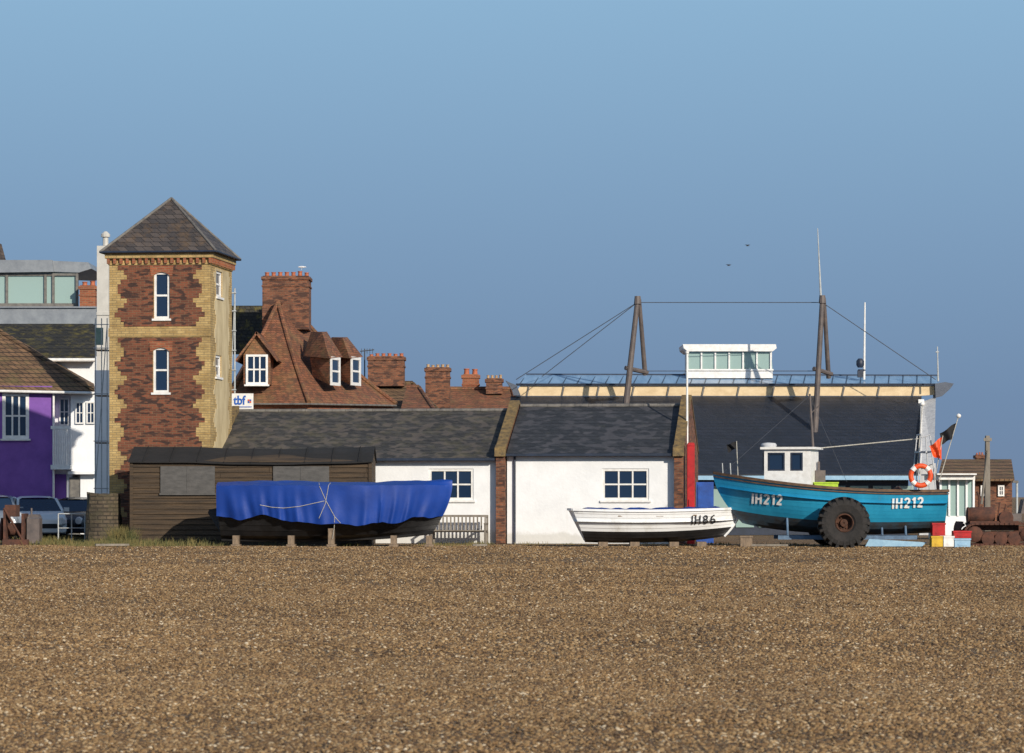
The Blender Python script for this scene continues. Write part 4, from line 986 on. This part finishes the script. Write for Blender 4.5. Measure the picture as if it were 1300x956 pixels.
m=MB(); rows=[[(PX(1226,Yt)-.16*math.cos(R(a))+.02,y,.40+.38*math.sin(R(a))) for a in range(-60,61,15)] for y in (Yt-.05,Yt+1.7)]; m.grid(rows); m.box(PX(1226,Yt),PX(1240,Yt),Yt+.2,Yt+.28,.3,.38); m.build('blade',M['rust'],tk,True)
for a,b_ in (((1266,664),(1269,638)),((1272,664),(1277,640))):
    m=MB(); m.tube(P(*a,Yt+.8),P(*b_,Yt+.8),.02); m.build('lever',M['rust'],tk)
m=MB(); m.prismp([(1250,690),(1258,690),(1256.5,553),(1252,553)],99,99.25); m.prismp([(1249,560),(1259,560),(1259,556),(1249,556)],98.97,98.998); m.tube(P(1254,572,99),P(1246,640,99),.04); m.build('timber_post',M['greywood'],None,tagv=('tall weathered timber post behind the rusty tractor','post'))
small=thing('terraced_house','distant brick house with reddish tiled roof at the right edge','house',P(1240,690,165))
m=MB(); m.slab([P(1190,608,160),P(1288,608,160),P(1284,583,165),P(1196,583,165)],.12); m.build('roof',M['tile2'],small)
MB().pbox(1193,1285,609,690,160.6,168).build('wall',M['darkbrick'],small)
for a in (1245,1267): window(small,None,PX(a,160.5),PX(a+8,160.5),PZ(630,160.5),PZ(616,160.5),160.45,2,2,.08,.04,sill=False)
chimney(small,1240,1250,577,586,165,3,'darkbrick','pot',.8,3)
sl=thing('street_lamp','distant street lamp at the far right edge','street lamp',P(1291,690,130)); MB().tube(P(1291,690,130),P(1291,612,130),.05).build('pole',M['steel'],sl); MB().pbox(1286,1293,610,613,129.9,130.1).build('lamp_head',M['lead'],sl)

# ------------------------------------------------------------------ beach weeds and bits
g=MB()
def tuft(px,Y,n,h,sp):
    x0=PX(px,Y)
    for k in range(n):
        x=x0+random.gauss(0,sp); y=Y+random.gauss(0,.25); hh=h*random.uniform(.4,1); w=.010; lx=random.gauss(0,.35)*hh; ly=random.gauss(0,.3)*hh
        g.face([(x-w,y,-.02),(x+w,y,-.02),(x+w*.5+lx*.5,y+ly*.5,hh*.65),(x-w*.5+lx*.5,y+ly*.5,hh*.65)]); g.face([(x+w*.5+lx*.5,y+ly*.5,hh*.65),(x-w*.5+lx*.5,y+ly*.5,hh*.65),(x+lx,y+ly,hh)])
for k in range(34): tuft(random.uniform(90,275),random.uniform(93.5,96.6),60,random.uniform(.12,.34),.25)
for k in range(9): tuft(random.uniform(145,175),random.uniform(96.2,96.8),60,random.uniform(.4,.8),.14)
for k in range(26): tuft(random.uniform(-5,120),random.uniform(97,103),50,random.uniform(.12,.30),.3)
for k in range(20): tuft(random.uniform(275,640),random.uniform(94.6,98),30,random.uniform(.08,.18),.2)
for k in range(14): tuft(random.uniform(640,1300),random.uniform(95,98.5),25,random.uniform(.06,.14),.25)
go_=g.build('grass',M['grass'],None); go_['kind']='stuff'; tag(go_,'dry green and straw coloured grass along the top of the beach','grass')
m=MB(); a,b_,h_,Y=940,955,.28,93.2
m.box(PX(a,Y),PX(b_,Y),Y,Y+.3,0,h_); m.box(PX(a-1,Y),PX(b_+1,Y),Y-.02,Y+.32,h_+.002,h_+.05)
m.build('wooden_block',M['wood'],None,tagv=('timber block between the white boat and the teal boat','block'))
for i,(a,b_,lab) in enumerate(((955,1000,'pale plank leaning low under the bow of the teal boat'),(600,618,'short plank lying on shingle in front of the bench'),(118,160,'grey plank lying in the grass in front of the stone block'))):
    m=MB(Matrix.Translation((PX((a+b_)/2,92.8),92.8+i*.3,.06))@Matrix.Rotation(R(12*(i-1)+5),4,'Z')); l=(b_-a)/84; m.box(-l,l,-.08,.08,-.03,.03); m.box(-l*.6,-l*.5,-.085,.085,-.035,.035); m.build('plank',M['greywood'],None,tagv=(lab,'plank'))

# ------------------------------------------------------------------ light, world, camera
el=22; az=30
d=Vector((math.sin(R(az))*math.cos(R(el)),-math.cos(R(az))*math.cos(R(el)),math.sin(R(el))))
s=bpy.data.lights.new('sun','SUN'); s.energy=4.4; s.angle=R(.5); s.color=(1,.90,.76)
so=bpy.data.objects.new('sun',s); C.objects.link(so); so.rotation_euler=d.to_track_quat('Z','Y').to_euler()
w=bpy.data.worlds.new('World'); scene.world=w; w.use_nodes=True; nt=w.node_tree; nt.nodes.clear()
out=nt.nodes.new('ShaderNodeOutputWorld'); sk=nt.nodes.new('ShaderNodeTexSky'); sk.sky_type='NISHITA'; sk.sun_disc=False; sk.sun_elevation=R(el); sk.sun_rotation=R(180-az)
b1=nt.nodes.new('ShaderNodeBackground'); b1.inputs[1].default_value=.12; nt.links.new(sk.outputs[0],b1.inputs[0])
tc=nt.nodes.new('ShaderNodeTexCoord'); sx=nt.nodes.new('ShaderNodeSeparateXYZ'); nt.links.new(tc.outputs['Generated'],sx.inputs[0])
mr=nt.nodes.new('ShaderNodeMapRange'); mr.inputs['From Max'].default_value=.25; nt.links.new(sx.outputs[2],mr.inputs[0])
col=ramp(nt,mr.outputs[0],[(0,lin((112,134,164))),(.12,lin((114,140,172))),(.32,lin((125,156,188))),(.62,lin((140,178,209))),(1,lin((148,189,222)))])
b2=nt.nodes.new('ShaderNodeBackground'); nt.links.new(col,b2.inputs[0])
m2=nt.nodes.new('ShaderNodeMapRange'); m2.inputs['From Min'].default_value=.18; m2.inputs['From Max'].default_value=.5; nt.links.new(sx.outputs[2],m2.inputs[0])
mx=nt.nodes.new('ShaderNodeMixShader'); nt.links.new(m2.outputs[0],mx.inputs[0]); nt.links.new(b2.outputs[0],mx.inputs[1]); nt.links.new(b1.outputs[0],mx.inputs[2]); nt.links.new(mx.outputs[0],out.inputs[0])
scene.view_settings.view_transform='Standard'; scene.view_settings.look='None'; scene.view_settings.exposure=0
ca=bpy.data.cameras.new('camera'); co=bpy.data.objects.new('camera',ca); C.objects.link(co); co.location=(0,0,HC); co.rotation_euler=(R(90),0,0)
ca.sensor_width=36; ca.lens=36*FP/1300; ca.shift_y=(HY-478)/1300; ca.clip_end=8000; ca.clip_start=.5
ca.dof.use_dof=True; ca.dof.focus_distance=98; ca.dof.aperture_fstop=8
scene.camera=co
